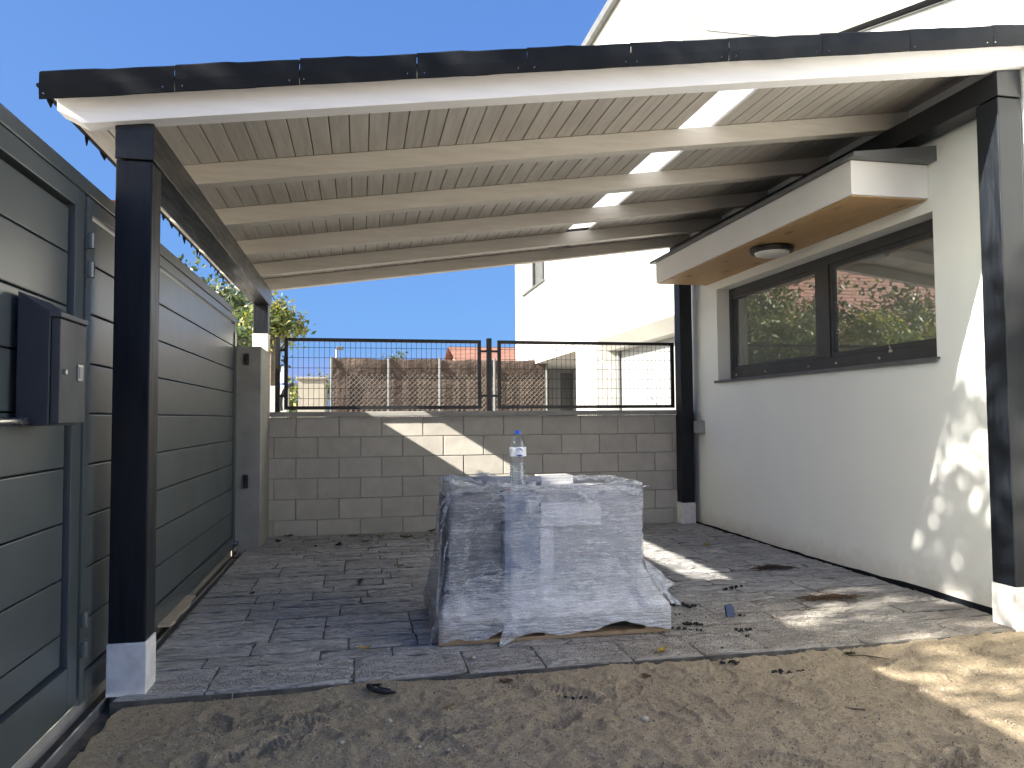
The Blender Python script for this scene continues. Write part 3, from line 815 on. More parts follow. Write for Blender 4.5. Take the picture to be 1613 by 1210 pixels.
# awning
aw = obj('awning', MB().box(2.97, XH - .001, 4.08, 7.22, 2.487, 2.70), m_stucco, house, bev=.003)
obj('soffit', MB().box(2.985, XH - .002, 4.10, 7.20, 2.479, 2.4865), m_pine, aw)
obj('flashing', MB().prism([(2.935, 2.702), (2.935, 2.726), (XH - .002, 2.80), (XH - .002, 2.702)], 1, 4.0, 7.30), m_zinc, aw, bev=.003)
lamp = thing('ceiling_lamp', 'round black ceiling lamp with white diffuser under the awning', 'lamp', (3.25, 5.48, 2.478))
obj('housing', MB().lathe([(.0, 0), (.165, 0), (.17, -.012), (.165, -.04), (.135, -.042)], (3.25, 5.48, 2.478), 40), m_black, lamp, smooth=False)
obj('diffuser', MB().lathe([(.136, -.038), (.128, -.058), (.09, -.07), (.0, -.075)], (3.25, 5.48, 2.478), 40), m_white, lamp, smooth=True)
# dark bitumen strip at the foot of the wall
sb = MB(); N = 40
for k in range(N + 1):
    y = 3.52 + (7.55 - 3.52) * k / N; hgt = -.004 + .016 * abs(fb(y, 0, 5, 3, 8)) + .022 * max(0, min(1, (5.3 - y) / 1.2))
    sb.v += [(XH - .006, y, -.03), (XH - .006, y, hgt), (XH + .0, y, hgt)]
for k in range(N): sb.f += [(3 * k, 3 * k + 3, 3 * k + 4, 3 * k + 1), (3 * k + 1, 3 * k + 4, 3 * k + 5, 3 * k + 2)]; sb.mi += [0, 0]
obj('damp_proof_strip', sb, m_felt, house)
jb = thing('junction_box', 'small grey junction box on the white wall beside the far right post', 'box', (3.49, 7.42, 1.02))
obj('case', MB().box(3.445, 3.519, 7.30, 7.40, .945, 1.075), m_greypl, jb, bev=.005)
obj('lid', MB().box(3.437, 3.4445, 7.305, 7.395, .95, 1.07), m_greypl, jb, bev=.003)
obj('conduit', MB().tube([(3.49, 7.35, 1.076), (3.49, 7.36, 1.12), (3.5, 7.40, 1.16)], .009, 8), m_greypl, jb)

# ------------------------------------------------------------------ neighbouring house beyond the wall
XN = 3.72
nb = thing('neighbour_house', 'tall white two storey house beyond the block wall', 'house', (6, 13, 0))
YA, YB, ZE = 8.12, 18.0, 7.25
w = MB()
w.box(XN, XN + .25, YA, YB, 2.42, 3.98)
w.box(XN, XN + .25, YA, 15.0, 3.981, 5.3); w.box(XN, XN + .25, 17.0, YB, 3.981, 5.3)
w.box(XN, XN + .25, YA, YB, 5.301, ZE)
w.box(XN, XN + .6, 11.6, 12.75, -.1, 2.419)
obj('wall', w, m_stucco2, nb)
obj('front_wall', MB().box(XN + .251, 12, YA, YA + .25, -.1, ZE), m_stucco2, nb)
obj('back_wall', MB().box(XN + .251, 12, YB - .25, YB, -.1, ZE), m_stucco2, nb)
obj('seam', MB().box(XN + .3, 9, YA - .006, YA - .001, 5.72, 5.735).box(XN - .005, XN - .001, YA + .01, 9.6, 5.72, 5.732), m_stucco, nb)
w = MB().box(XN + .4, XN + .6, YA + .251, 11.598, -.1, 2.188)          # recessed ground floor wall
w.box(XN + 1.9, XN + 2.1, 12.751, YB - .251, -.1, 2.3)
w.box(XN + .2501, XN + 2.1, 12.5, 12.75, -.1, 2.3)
o_ = obj('recess_wall', w, M('shaded_stucco', (.24, .243, .25), (.21, .213, .22), rough=.9, scale=2), nb)  # same stucco in a darker colour, shade of the recess painted in
obj('recess_ceiling', MB().box(XN + .01, XN + 2.1, 11.6, YB - .26, 2.3, 2.418), m_stucco2, nb)
na = obj('lintel', MB().prism([(XN + .002, 2.418), (XN + .002, 2.35), (XN + .20, 2.19), (XN + .55, 2.19), (XN + .55, 2.418)], 1, YA + .252, 11.598), m_stucco2, nb)
gm = bpy.data.materials['shaded_stucco']
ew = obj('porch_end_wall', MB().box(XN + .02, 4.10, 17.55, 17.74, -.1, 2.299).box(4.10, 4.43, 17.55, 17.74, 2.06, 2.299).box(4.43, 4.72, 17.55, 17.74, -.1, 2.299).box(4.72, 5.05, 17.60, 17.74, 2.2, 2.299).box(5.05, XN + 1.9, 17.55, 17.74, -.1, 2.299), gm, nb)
pd = obj('porch_door', MB().box(4.101, 4.16, 17.60, 17.66, 0, 2.059).box(4.37, 4.429, 17.60, 17.66, 0, 2.059).box(4.1605, 4.3695, 17.60, 17.66, 1.99, 2.059), m_frame, nb)
obj('pane', MB().box(4.161, 4.369, 17.62, 17.64, 0, 1.989), m_greypl, pd)
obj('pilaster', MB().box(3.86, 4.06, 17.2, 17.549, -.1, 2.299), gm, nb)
obj('opening_shade', MB().box(4.721, 5.049, 17.70, 17.735, 0, 2.199), m_zinc, nb)  # grey sheet standing for the shade of a deeper opening
fresh = wood_mat('fresh_timber', (.50, .32, .13), (.42, .25, .09), (.3, .16, .05), (9, 9, 1))
obj('door_jamb', MB().box(XN + .32, XN + .40, 12.752, 13.1, 0, 2.15), fresh, nb)
obj('door_lintel', MB().box(XN + .30, XN + .42, 12.752, 13.5, 2.151, 2.299), m_zinc, nb)
wn = obj('window', MB().box(XN + .2, XN + .249, 15.0, 15.08, 4.05, 5.3).box(XN + .2, XN + .249, 16.92, 17.0, 4.05, 5.3).box(XN + .2, XN + .249, 15.9, 16.0, 4.05, 5.3).box(XN + .2, XN + .249, 15.0, 17.0, 3.99, 4.049), m_frame, nb)
obj('pane', MB().box(XN + .225, XN + .23, 15.08, 16.92, 4.05, 5.3), m_pet, wn)
obj('blind', MB().box(XN + .26, XN + .30, 14.9, 17.1, 3.98, 5.35), m_frame, wn)
obj('sill', MB().box(XN - .05, XN + .2, 14.95, 17.05, 3.95, 3.9805), m_sill, wn)
obj('drainpipe', MB().tube([(XN + .36, 11.53, 0), (XN + .36, 11.53, 2.18)], .035, 10), m_zinc, nb)
obj('roof', MB().box(XN - .10, 12.2, YA - .1, YB + .1, ZE + .001, ZE + .13), m_zinc, nb)
obj('balcony', MB().prism([(7.05, 5.25), (8.12 - .002, 4.85), (8.12 - .002, 6.6), (7.05, 6.6)], 0, 6.35, 7.6).box(6.28, 7.7, 6.95, 8.118, 6.602, 6.75), m_stucco2, nb)
obj('cable', MB().tube([(XN - .46, 10.2, 2.9), (XN - .48, 10.0, 2.75), (XN - .47, 10.1, 2.6), (XN - .47, 10.12, 2.3), (XN - .45, 10.05, 1.95), (XN - .35, 9.8, 1.75)], .009, 6), m_white, nb)

# ------------------------------------------------------------------ beyond the wall: screened fence, block pillar, hedge, lamp, roofs
YS = 16.0
def px(x, y, Y):
    """a direction measured in the photograph, met with the plane at depth Y"""
    d = fw + r2 * ((x - 806.5) / 1182.9) - u2 * ((y - 605) / 1182.9)
    t = Y / d.y; return Vector((0, 0, EYE)) + d * t
def cloth_mat():
    m, n, b, o = new_mat('brown_shade_cloth')
    v = coords(n, (1, 1, 1)); f = noise(n, v, 3, 5, .6, .6)
    n.links.new(mixc(n, ramp(n, f, .3, .7), (.075, .053, .043), (.054, .037, .03)), b.inputs['Base Color']); b.inputs['Roughness'].default_value = .9
    bump(n, b, noise(n, coords(n, (2, 1, 2)), 4, 4, .6), .8, .06)
    return m
m_cloth = cloth_mat()
sf = thing('screened_fence', 'chain link fence hung with brown shade cloth beyond the block wall', 'fence', (px(660, 640, YS).x, YS, 0))
xs_posts = [px(x, 600, YS).x for x in (522, 612, 692, 778, 860)]
zt = px(612, 566, YS).z; zm = px(612, 590, YS).z
for k in range(4):
    a, b = xs_posts[k], xs_posts[k + 1]; m = MB(); N, Q = 26, 14
    for j in range(Q + 1):
        for i in range(N + 1):
            u, v = i / N, j / Q; x = a + (b - a) * u; z = .0 + v * zt
            yy = YS + .06 + .05 * fb(x * 2, z * 1.2, 1.5, 3, 40 + k)
            zz = z + (.04 * fb(x, 1, 3, 3, 60 + k) if j == Q else 0)
            if z > zm: yy = YS - .05 + .06 * fb(x * 1.5, z * 3, 2, 3, 80 + k)
            m.v.append((x, yy, zz))
    for j in range(Q):
        for i in range(N):
            A = j * (N + 1) + i; m.f.append((A, A + 1, A + N + 2, A + N + 1)); m.mi.append(0)
    obj('shade_cloth', m, m_cloth, sf, smooth=True)
for x in xs_posts:
    obj('fence_post', MB().tube([(x, YS - .08, 0), (x, YS - .08, zt + .03)], .027, 10), m_zinc, sf)
cl = MB(); pitch = .075; Lx = xs_posts[-1] - xs_posts[0]; H0 = zm - .1
for dirn in (1, -1):
    k = -H0
    while k < Lx + H0:
        xa = xs_posts[0] + k; za, zb = .7, zm
        f_ = (lambda z_: xa + (z_ if dirn > 0 else H0 - z_))
        lo_, hi_ = xs_posts[0], xs_posts[-1]
        zs_ = sorted([za, zb] + [z_ for z_ in ((lo_ - xa) * dirn + (0 if dirn > 0 else H0), (hi_ - xa) * dirn + (0 if dirn > 0 else H0)) if za < z_ < zb])
        for a_, b_ in zip(zs_[:-1], zs_[1:]):
            if lo_ <= f_((a_ + b_) / 2) <= hi_: cl.tube([(f_(a_), YS - .02, a_), (f_(b_), YS - .02, b_)], .0045, 3, cap=False)
        k += pitch * 1.41
tag(obj('chain_link', cl, M('weathered_wire', (.13, .115, .10), rough=.7), sf), kind='stuff')

m_cream = M('cream_block_render', (.27, .25, .21), (.24, .22, .185), rough=.9)
nw = thing('rendered_pillar', 'cream rendered block wall end left of the brown screened fence', 'wall', (px(490, 640, 14.5).x, 14.5, 0))
a, b = px(469, 600, 14.5), px(512, 600, 14.5)
obj('render', MB().box(a.x, b.x, 14.5, 15.6, -.1, px(490, 598, 14.5).z), m_cream, nw, bev=.01)
obj('cap', MB().box(a.x - .03, b.x + .03, 14.46, 15.64, px(490, 598, 14.5).z + .001, px(490, 594, 14.5).z), m_cream, nw, bev=.01)
a, b = px(426, 600, 8.6), px(441, 600, 8.6)
cpil = thing('gate_post', 'narrow cream rendered post just behind the fence, holding a bottle', 'post', ((a.x + b.x) / 2, 8.7, 0))
ztp = px(440, 608, 8.6).z
obj('render', MB().box(a.x, b.x + .08, 8.6, 8.8, -.1, ztp), m_stucco2, cpil, bev=.006)
sbt = thing('plastic_bottle', 'small white plastic bottle with blue band standing on the cream post behind the fence', 'bottle', (px(445, 600, 8.66).x, 8.68, ztp))
bx_, bz_ = px(446, 600, 8.66).x, ztp
obj('body', MB().lathe([(0, 0), (.036, .0), (.038, .03), (.036, .12), (.02, .17), (.014, .19), (0, .19)], (bx_, 8.68, bz_), 20), M('milky_plastic', (.75, .78, .82), rough=.4), sbt, smooth=True)
obj('band', MB().lathe([(.0385, .012), (.0392, .035)], (bx_, 8.68, bz_), 20), M('blue_print', (.02, .06, .42), rough=.4), sbt)
obj('cap', MB().lathe([(.016, .185), (.016, .215), (0, .216)], (bx_, 8.68, bz_), 16), m_white, sbt)
hose = []
for k in range(15):
    t = k / 14; a_ = t * PI * .62
    hose.append((px(462, 608, 7.62).x - .13 * math.sin(a_) - .0, 7.72, px(462, 608, 7.62).z + .02 - .24 * (1 - math.cos(a_)) * .8))
tag(obj('flexible_conduit', MB().tube(hose, .021, 10), m_greypl), 'grey bent conduit pipe at the left end of the mesh fence', 'pipe')

sl_ = thing('street_lamp', 'small flat street lamp above the brown fence', 'street lamp', (px(531, 600, 30).x, 30, 0))
p0, p1 = px(530, 640, 30), px(530, 551, 30)
obj('pole', MB().tube([(p0.x, 30, 0), (p1.x, 30, p1.z)], .06, 8), m_galv, sl_)
a = px(530, 546, 30); b = px(541, 551, 30)
obj('head', MB().box(a.x, b.x, 29.8, 30.2, b.z, a.z), m_zinc, sl_, bev=.02)

def gable_house(name, label, x0, x1, y0, y1, zw, zr, wallm, roofm, ridge='x', rows=14, group=None):
    hs = thing(name, label, 'house', ((x0 + x1) / 2, (y0 + y1) / 2, 0), group)
    w = MB().box(x0, x1, y0, y1, -.1, zw)
    obj('wall', w, wallm, hs)
    r = MB(); xm, ym = (x0 + x1) / 2, (y0 + y1) / 2; e = .4
    # tiled slopes as overlapping courses
    for sgn in (-1, 1):
        for k in range(rows):
            f0, f1 = k / rows, (k + 1) / rows + .02
            if ridge == 'y':
                xa = xm + sgn * (xm - x0 + e) * (1 - f0); xb = xm + sgn * (xm - x0 + e) * (1 - f1)
                za, zb = zw + (zr - zw) * f0, zw + (zr - zw) * f1
                r.add([(xa, y0 - e, za + .06), (xa, y1 + e, za + .06), (xb, y1 + e, zb), (xb, y0 - e, zb), (xa, y0 - e, za - .02), (xa, y1 + e, za - .02)], [(0, 1, 2, 3), (0, 4, 5, 1)])
            else:
                ya = ym + sgn * (ym - y0 + e) * (1 - f0); yb = ym + sgn * (ym - y0 + e) * (1 - f1)
                za, zb = zw + (zr - zw) * f0, zw + (zr - zw) * f1
                r.add([(x0 - e, ya, za + .06), (x1 + e, ya, za + .06), (x1 + e, yb, zb), (x0 - e, yb, zb), (x0 - e, ya, za - .02), (x1 + e, ya, za - .02)], [(0, 1, 2, 3), (0, 4, 5, 1)])
    if ridge == 'y':
        r.add([(x0, y0, zw), (x1, y0, zw), (xm, y0, zr)], [(0, 1, 2)]).add([(x0, y1, zw), (x1, y1, zw), (xm, y1, zr)], [(0, 1, 2)])
    else:
        r.add([(x0, y0, zw), (x0, y1, zw), (x0, ym, zr)], [(0, 1, 2)]).add([(x1, y0, zw), (x1, y1, zw), (x1, ym, zr)], [(0, 1, 2)])
    obj('roof', r, roofm, hs)
    return hs
m_terra = M('terracotta_tiles', (.30, .16, .12), (.24, .125, .095), rough=.85, scale=2, stretch=(4, 1, 1))
m_brown = M('brown_tiles', (.25, .135, .10), (.19, .10, .075), rough=.8, scale=3)
a, b = px(735, 575, 34), px(850, 552, 34)
gable_house('tiled_house', 'distant house with a terracotta tiled roof above the brown fence', a.x, b.x + 2, 34, 42, px(735, 580, 34).z, px(780, 548, 38).z, m_stucco2, m_terra)
gable_house('villa', 'house across the street with a brown tiled roof, seen reflected in the window', -24, -8.5, 25, 35, 4.0, 9.2, m_stucco2, m_brown, 'x', 30)

# ------------------------------------------------------------------ trees and shrubs
def tree(name, label, loc, height, trunk_h, rx, rz, nclump, nleaf, lsize, mats, seed, group=None, cat='tree', clump_r=.45, lean=(0, 0)):
    R = random.Random(seed); NR = np.random.RandomState(seed)
    t = thing(name, label, cat, loc, group)
    x0, y0, z0 = loc
    cz = z0 + (height + trunk_h) / 2
    tr = MB(); top = Vector((x0 + lean[0], y0 + lean[1], z0 + trunk_h + .35 * (height - trunk_h)))
    mid = Vector((x0 + R.uniform(-.1, .1), y0 + R.uniform(-.1, .1), z0 + trunk_h * .6))
    r0 = .035 * height
    tr.tube([(x0, y0, z0 - .1), mid, top], [r0, r0 * .75, r0 * .35], 8)
    cents = []
    while len(cents) < nclump:
        p = Vector((R.gauss(0, 1), R.gauss(0, 1), R.gauss(0, 1))).normalized() * (R.random() ** .45)
        c = Vector((x0 + lean[0] + p.x * rx, y0 + lean[1] + p.y * rx, cz + p.z * rz))
        cents.append(c)
        if len(cents) <= 14:
            st = mid.lerp(top, R.uniform(.3, 1)); mm = st.lerp(c, .5) + Vector((0, 0, .12))
            tr.tube([st, mm, c], [r0 * .3, r0 * .18, r0 * .05], 5)
    obj('trunk', tr, m_bark, t)
    V = []; F = []; MI = []
    for c in cents:
        n_ = max(4, int(nleaf / nclump * R.uniform(.5, 1.5))); cr = clump_r * R.uniform(.6, 1.3)
        P = NR.normal(0, .5, (n_, 3)) * np.array([cr, cr, cr * .75]) + np.array(c)
        A = NR.normal(0, 1, (n_, 3)); A /= np.linalg.norm(A, axis=1)[:, None]
        B = NR.normal(0, 1, (n_, 3)); B -= (A * B).sum(1)[:, None] * A; B /= np.linalg.norm(B, axis=1)[:, None]
        sz = lsize * NR.uniform(.6, 1.3, (n_, 1))
        q = np.stack([P - A * sz, P + B * sz * .45, P + A * sz, P - B * sz * .45], 1).reshape(-1, 3)
        k = len(V) ; V.extend(q.tolist())
        F.extend([(k + 4 * i, k + 4 * i + 1, k + 4 * i + 2, k + 4 * i + 3) for i in range(n_)])
        bias = R.random(); MI.extend([min(2, int(abs(NR.normal(bias * 2, .6)))) for _ in range(n_)])
    me = bpy.data.meshes.new('crown'); base = Vector(loc)
    me.from_pydata((np.array(V) - np.array(base)).tolist(), [], F)
    for m_ in mats: me.materials.append(m_)
    me.polygons.foreach_set('material_index', MI)
    o = bpy.data.objects.new('crown', me); C.objects.link(o); o.parent = t
    return t

p = px(420, 520, 11.5)
tree('street_tree', 'leafy tree with yellowing leaves behind the concrete pillar', (px(428, 505, 11.5).x, 11.5, -.05), 3.12, 2.1, .46, .34, 26, 2000, .045, LEAFY, 12, clump_r=.24)
tree('shade_tree', 'airy street tree beyond the gate whose crown throws dappled shade', (-6.2, .75, -.05), 7.6, 2.6, 2.1, 2.5, 60, 6200, .09, LEAF, 33, clump_r=.5)
for i, (x, y, hh, rx, sd) in enumerate(((-3.6, 18.0, 4.9, 1.5, 1), (-5.6, 20.5, 5.6, 1.8, 2), (-6.0, 16.6, 4.6, 1.5, 3), (-3.9, 22.5, 5.2, 1.7, 4), (-8.6, 19.5, 4.4, 1.7, 5))):
    tree('garden_tree', 'green garden tree across the street, %s' % ('nearest the brown fence', 'tallest of its row', 'nearest the gate', 'furthest down the street', 'in front of the brown roofed villa')[i],
         (x, y, -.05), hh, 1.2, rx, hh * .38, 40, 5200, .085, LEAF, sd, 'trees across the street', clump_r=.6)
hd = px(478, 620, 16.5)
tree('hedge_bush', 'yellow green hedge behind the cream pillar end', (px(472, 620, 17).x, 17, -.05), px(480, 580, 17).z + .1, .2, 1.0, 1.0, 30, 4200, .06, LEAFY, 51, cat='bush', clump_r=.45)
tree('hedge_bush', 'yellow green hedge left of the cream pillar end, low and wide', (px(455, 620, 15.2).x, 15.2, -.05), px(455, 600, 15.2).z, .2, .45, .8, 18, 2400, .05, LEAFY, 52, cat='bush', clump_r=.35)
q = px(610, 560, 22)
tree('round_bush', 'round green treetop peeking over the brown fence', (q.x, 22, -.05), px(610, 549, 22).z, 1.2, .75, .75, 20, 2600, .06, LEAF, 53, cat='bush', clump_r=.35)

# ------------------------------------------------------------------ pallet with wrapped load
pal = thing('pallet', 'pale wooden pallet under the wrapped load', 'pallet', (.98, 4.12, 0))
Xa, Xb, Ya, Yb = .375, 1.585, 3.73, 4.53
for y0 in (Ya, (Ya + Yb) / 2 - .05, Yb - .1):
    obj('bottom_board', MB().box(Xa, Xb, y0, y0 + .1, .0035, .022), m_pallet, pal, bev=.002)
    for x0 in (Xa, (Xa + Xb) / 2 - .07, Xb - .14):
        obj('block', MB().box(x0, x0 + .14, y0, y0 + .1, .0225, .10), m_pallet, pal, bev=.003)
for k in range(7):
    y0 = Ya + (Yb - Ya - .09) * k / 6
    obj('deck_board', MB().box(Xa, Xb, y0, y0 + .09, .101, .12), m_pallet, pal, bev=.002)
m_box = M('pale_carton', (.42, .43, .46), (.34, .35, .38), rough=.8, scale=6, objvar=.1)
m_box2 = M('grey_tile', (.16, .165, .17), (.12, .122, .126), rough=.6, scale=5, objvar=.15)
m_box3 = M('bluish_carton', (.24, .30, .40), (.19, .24, .33), rough=.75, scale=6, objvar=.12)
m_paper = M('paper_sheet', (.80, .80, .84), rough=.8)
def stack(name, label, x0, x1, y0, y1, z0, z1, n, mat, part, group, jit=.0025):
    t = thing(name, label, 'stack', ((x0 + x1) / 2, (y0 + y1) / 2, z0), group)
    h = (z1 - z0) / n
    s0 = None
    for k in range(n):
        if s0 is None: s0 = o = obj(part, MB().box(x0, x1, y0, y1, z0 + .0003, z0 + h - .0003), mat, t, bev=.0012, origin=((x0 + x1) / 2, (y0 + y1) / 2, z0))
        else: o = s0.copy(); C.objects.link(o); o.parent = t
        o.location = Vector(((x0 + x1) / 2 + rnd.uniform(-jit, jit), (y0 + y1) / 2 + rnd.uniform(-jit, jit), z0 + h * k)) - t.location
    return t
g_ = 'stacks on the wrapped pallet'
stack('tile_stack', 'dark grey tile stack at the left end of the wrapped pallet', .452, .728, 3.94, 4.44, .121, .69, 30, m_box2, 'tile', g_)
stack('carton_stack', 'narrow bluish stack of flat cartons in the middle of the wrapped pallet', .737, .925, 3.885, 4.4, .121, .712, 24, m_box3, 'carton', g_)
stack('carton_stack', 'wide pale stack of flat cartons at the right end of the wrapped pallet', .935, 1.495, 3.895, 4.45, .121, .722, 22, m_box, 'carton', g_)
tag(obj('paper_sheet', MB().box(.932, 1.262, 3.884, 3.888, .545, .672), m_paper), 'white delivery paper tucked under the film on the pale cartons', 'paper')
tag(obj('cardboard_corner', MB().box(.928, 1.0, 3.886, 3.8895, .13, .540).box(.928, .932, 3.8896, 3.96, .13, .540), m_paper), 'white cardboard edge strip under the film beside the bluish cartons', 'strip')
tp = thing('tool_roll', 'grey rolled plastic sheet lying on top of the load', 'roll', (.86, 4.36, .735))
obj('roll', MB().tube([(.60, 4.40, .748), (.8, 4.38, .75), (1.045, 4.36, .748)], .027, 14), M('grey_sheet', (.30, .32, .38), rough=.5), tp, smooth=True)
cs = thing('tile_sample', 'short stack of cream slabs on top of the load behind the bottle', 'slab', (1.12, 4.42, .723))
for k in range(3): obj('slab', MB().box(1.05 - .004 * k, 1.245, 4.36, 4.50, .7235 + .017 * k, .7395 + .017 * k), m_stone, cs, bev=.002)
cup = thing('cup', 'small clear plastic cup beside the bottle on the load', 'cup', (.932, 4.10, .715))
obj('body', MB().lathe([(0, 0.001), (.019, 0.001), (.026, .052), (.0252, .052), (.0185, .003)], (.932, 4.10, .7135), 20), trans_mat('cup_plastic', (.72, .74, .76), .5), cup, smooth=True)
tag(obj('plastic_tie', MB().tube([(.752, 4.05, .722), (.77, 4.05, .727), (.785, 4.06, .724), (.81, 4.06, .731)], .004, 6), M('red_plastic', (.5, .04, .02), rough=.5)), 'short red plastic tie on top of the load left of the bottle', 'tie')
tag(obj('marker_cap', MB().tube([(.742, 4.03, .723), (.764, 4.045, .727)], .008, 8), m_black), 'black plastic end next to the red tie on the load', 'cap')

# stretch film
def film():
    Pn = 260; Zn = 64
    def rect(t, x0, x1, y0, y1, r):
        """rounded rectangle by arc fraction t"""
        w, d = x1 - x0 - 2 * r, y1 - y0 - 2 * r; arc = PI * r / 2; per = 2 * (w + d) + 4 * arc; s = t * per
        segs = [(w, 's', (x0 + r, y0), (1, 0)), (arc, 'a', (x1 - r, y0 + r), -PI / 2), (d, 's', (x1, y0 + r), (0, 1)), (arc, 'a', (x1 - r, y1 - r), 0),
                (w, 's', (x1 - r, y1), (-1, 0)), (arc, 'a', (x0 + r, y1 - r), PI / 2), (d, 's', (x0, y1 - r), (0, -1)), (arc, 'a', (x0 + r, y0 + r), PI)]
        for L, kd, o_, q in segs:
            if s <= L + 1e-9:
                if kd == 's': return o_[0] + q[0] * s, o_[1] + q[1] * s
                a = q + s / r; return o_[0] + r * math.cos(a), o_[1] + r * math.sin(a)
            s -= L
        return x0 + r, y0
    V = []; OP = []
    for j in range(Zn + 1):
        v = j / Zn; z = .022 + v * .745
        for i in range(Pn):
            t = i / Pn
            px_, py_ = rect(t, Xa - .006, Xb + .008, Ya - .008, Yb + .01, .02)
            lx, ly = rect(t, .452, 1.505, 3.873, 4.465, .03)
            k = min(1, max(0, (z - .125) / .26)); k = k ** .62
            if px_ > 1.45: k = min(1, max(0, (z - .14) / .19)) ** 1.0
            if px_ < .47: k = min(1, max(0, (z - .10) / .62)) ** .8
            x = px_ + (lx - px_) * k; y = py_ + (ly - py_) * k
            # film is stretched hollow between the pallet rim and the cartons
            f1 = fb(t * 40, z * 9, 1.0, 3, 3) ; f2 = fb(t * 22 + z * 10, z * 60, 1.0, 2, 9)
            amp = .010 if k < .98 else .005
            if px_ < .72: amp = .018
            nx_, ny_ = (x - .98), (y - 4.15); L = math.hypot(nx_, ny_ * 1.4) + 1e-6
            x += nx_ / L * (amp * f1 + .006 * f2); y += ny_ / L * (amp * f1 + .006 * f2)
            if px_ < .75 and py_ < 4.0: y += .035 * math.sin(min(1, max(0, (z - .15) / .5)) * PI) * (1 - min(1, (px_ - .37) / .38))
            zz = z
            if j == 0:
                zz = .020 + max(0, .05 * fb(t * 14, 1, 1, 2, 17)) * .8 + .008 * fb(t * 90, 4, 1, 2, 18)
                if py_ < Ya + .05:
                    for cx_, wd_, am in ((.70, .085, .034), (1.36, .19, .03), (.46, .05, .012)):
                        zz += am * max(0, 1 - ((px_ - cx_) / wd_) ** 2) * (1 + .4 * fb(t * 60, 2, 1, 2, 19))
            if v > .93:
                q = (v - .93) / .07
                zz = z - .004 + .010 * fb(t * 60, 3, 1, 3, 23) * q
                if lx < .73: zz += .014 * q * (1 + fb(t * 30, 5, 1, 2, 4))
            V.append((x, y, zz))
            op = .27
            if px_ < .735: op = .13 + .12 * fb(t * 30, z * 6, 1, 2, 44)
            if px_ > 1.0: op = .31
            if z < .34: op += .06 + .26 * min(1, (.34 - z) / .16) * (1 if px_ > .7 or z < .22 else .45)
            OP.append(op)
    F = [(j * Pn + i, j * Pn + (i + 1) % Pn, (j + 1) * Pn + (i + 1) % Pn, (j + 1) * Pn + i) for j in range(Zn) for i in range(Pn)]
    # rows between torn bottom rows follow the first row upward
    for j in range(1, 8):
        for i in range(Pn):
            z0 = V[i][2]; zt_ = V[8 * Pn + i][2]; a = V[j * Pn + i]
            V[j * Pn + i] = (a[0], a[1], z0 + (zt_ - z0) * j / 8)
    # folded over collar on top
    k0 = len(V)
    last = Zn * Pn
    for ring in range(1, 6):
        for i in range(Pn):
            a = V[last + i]; u = ring / 5
            cx_, cy_ = .98, 4.17
            w_ = .055 + .05 * fb(i * .12, 2, 1, 3, 31); 
            if a[0] < .74: w_ += .12
            dx, dy = cx_ - a[0], cy_ - a[1]
            d = math.hypot(dx, dy)
            ix, iy = (max(-1, min(1, dx / .25)), max(-1, min(1, dy / .12)))
            zz = a[2] + .012 * math.sin(u * PI) + .02 * fb(i * .35, ring * .8, 1, 3, 37) * (1.8 if a[0] < .74 else .7) - .022 * u
            if a[0] < .74: zz -= .03 * u
            V.append((a[0] + ix * w_ * u, a[1] + iy * w_ * u * .9, max(zz, .735 if a[0] > .74 else .675))); OP.append(.36 if a[0] < .74 else .5)
        o0 = last if ring == 1 else k0 + (ring - 2) * Pn
        o1 = k0 + (ring - 1) * Pn
        F += [(o0 + i, o0 + (i + 1) % Pn, o1 + (i + 1) % Pn, o1 + i) for i in range(Pn)]
    # loose crumpled tails
    def tail(pts, op, sd, n=7):
        k = len(V); (A, B, D) = [Vector(p_) for p_ in pts]
        for j in range(n + 1):
            for i in range(n + 1):
                u, v = i / n, j / n
                P_ = A.lerp(B, u).lerp(D, v)
                P_ += Vector((.012 * fb(u * 5, v * 5, 1, 2, sd), -.018 * abs(fb(u * 6, v * 4, 1, 2, sd + 1)) * 2, .012 * fb(u * 5, v * 5, 1, 2, sd + 2)))
                V.append(tuple(P_)); OP.append(op)
        for j in range(n):
            for i in range(n):
                a = k + j * (n + 1) + i; F.append((a, a + 1, a + n + 2, a + n + 1))
    tail([(.83, 3.86, .715), (.945, 3.862, .712), (.855, 3.842, .60)], .5, 1)
    tail([(1.44, 3.86, .735), (1.505, 3.93, .735), (1.53, 3.87, .748)], .55, 5)
    tail([(1.50, 3.9, .36), (1.56, 3.8, .17), (1.66, 3.86, .22)], .5, 13)
    tail([(1.52, 3.86, .30), (1.59, 3.75, .15), (1.645, 3.74, .135)], .5, 18)
    tail([(.44, 3.90, .74), (.53, 3.95, .755), (.40, 3.93, .655)], .45, 22)
    tail([(.60, 3.92, .755), (.64, 3.93, .755), (.61, 3.92, .80)], .5, 27)
    tail([(.43, 3.88, .70), (.47, 3.86, .74), (.40, 3.86, .58)], .4, 41)
    tail([(.40, 3.80, .33), (.43, 3.85, .5), (.365, 3.79, .12)], .4, 45)
    tail([(.38, 3.75, .12), (.385, 3.9, .16), (.335, 3.76, .006)], .4, 51)
    tail([(.39, 3.78, .5), (.41, 3.84, .62), (.365, 3.74, .15)], .35, 57)
    tail([(1.50, 3.87, .74), (1.3, 3.9, .75), (1.46, 3.86, .69)], .5, 61)
    tail([(1.1, 3.865, .735), (1.25, 3.865, .735), (1.2, 3.85, .665)], .45, 66)
    tail([(.70, 3.722, .11), (.93, 3.722, .10), (.66, 3.66, .006)], .35, 31)
    me = bpy.data.meshes.new('stretch_film'); me.from_pydata(V, [], F); me.materials.append(m_wrap)
    at = me.attributes.new('opacity', 'FLOAT', 'POINT'); at.data.foreach_set('value', OP)
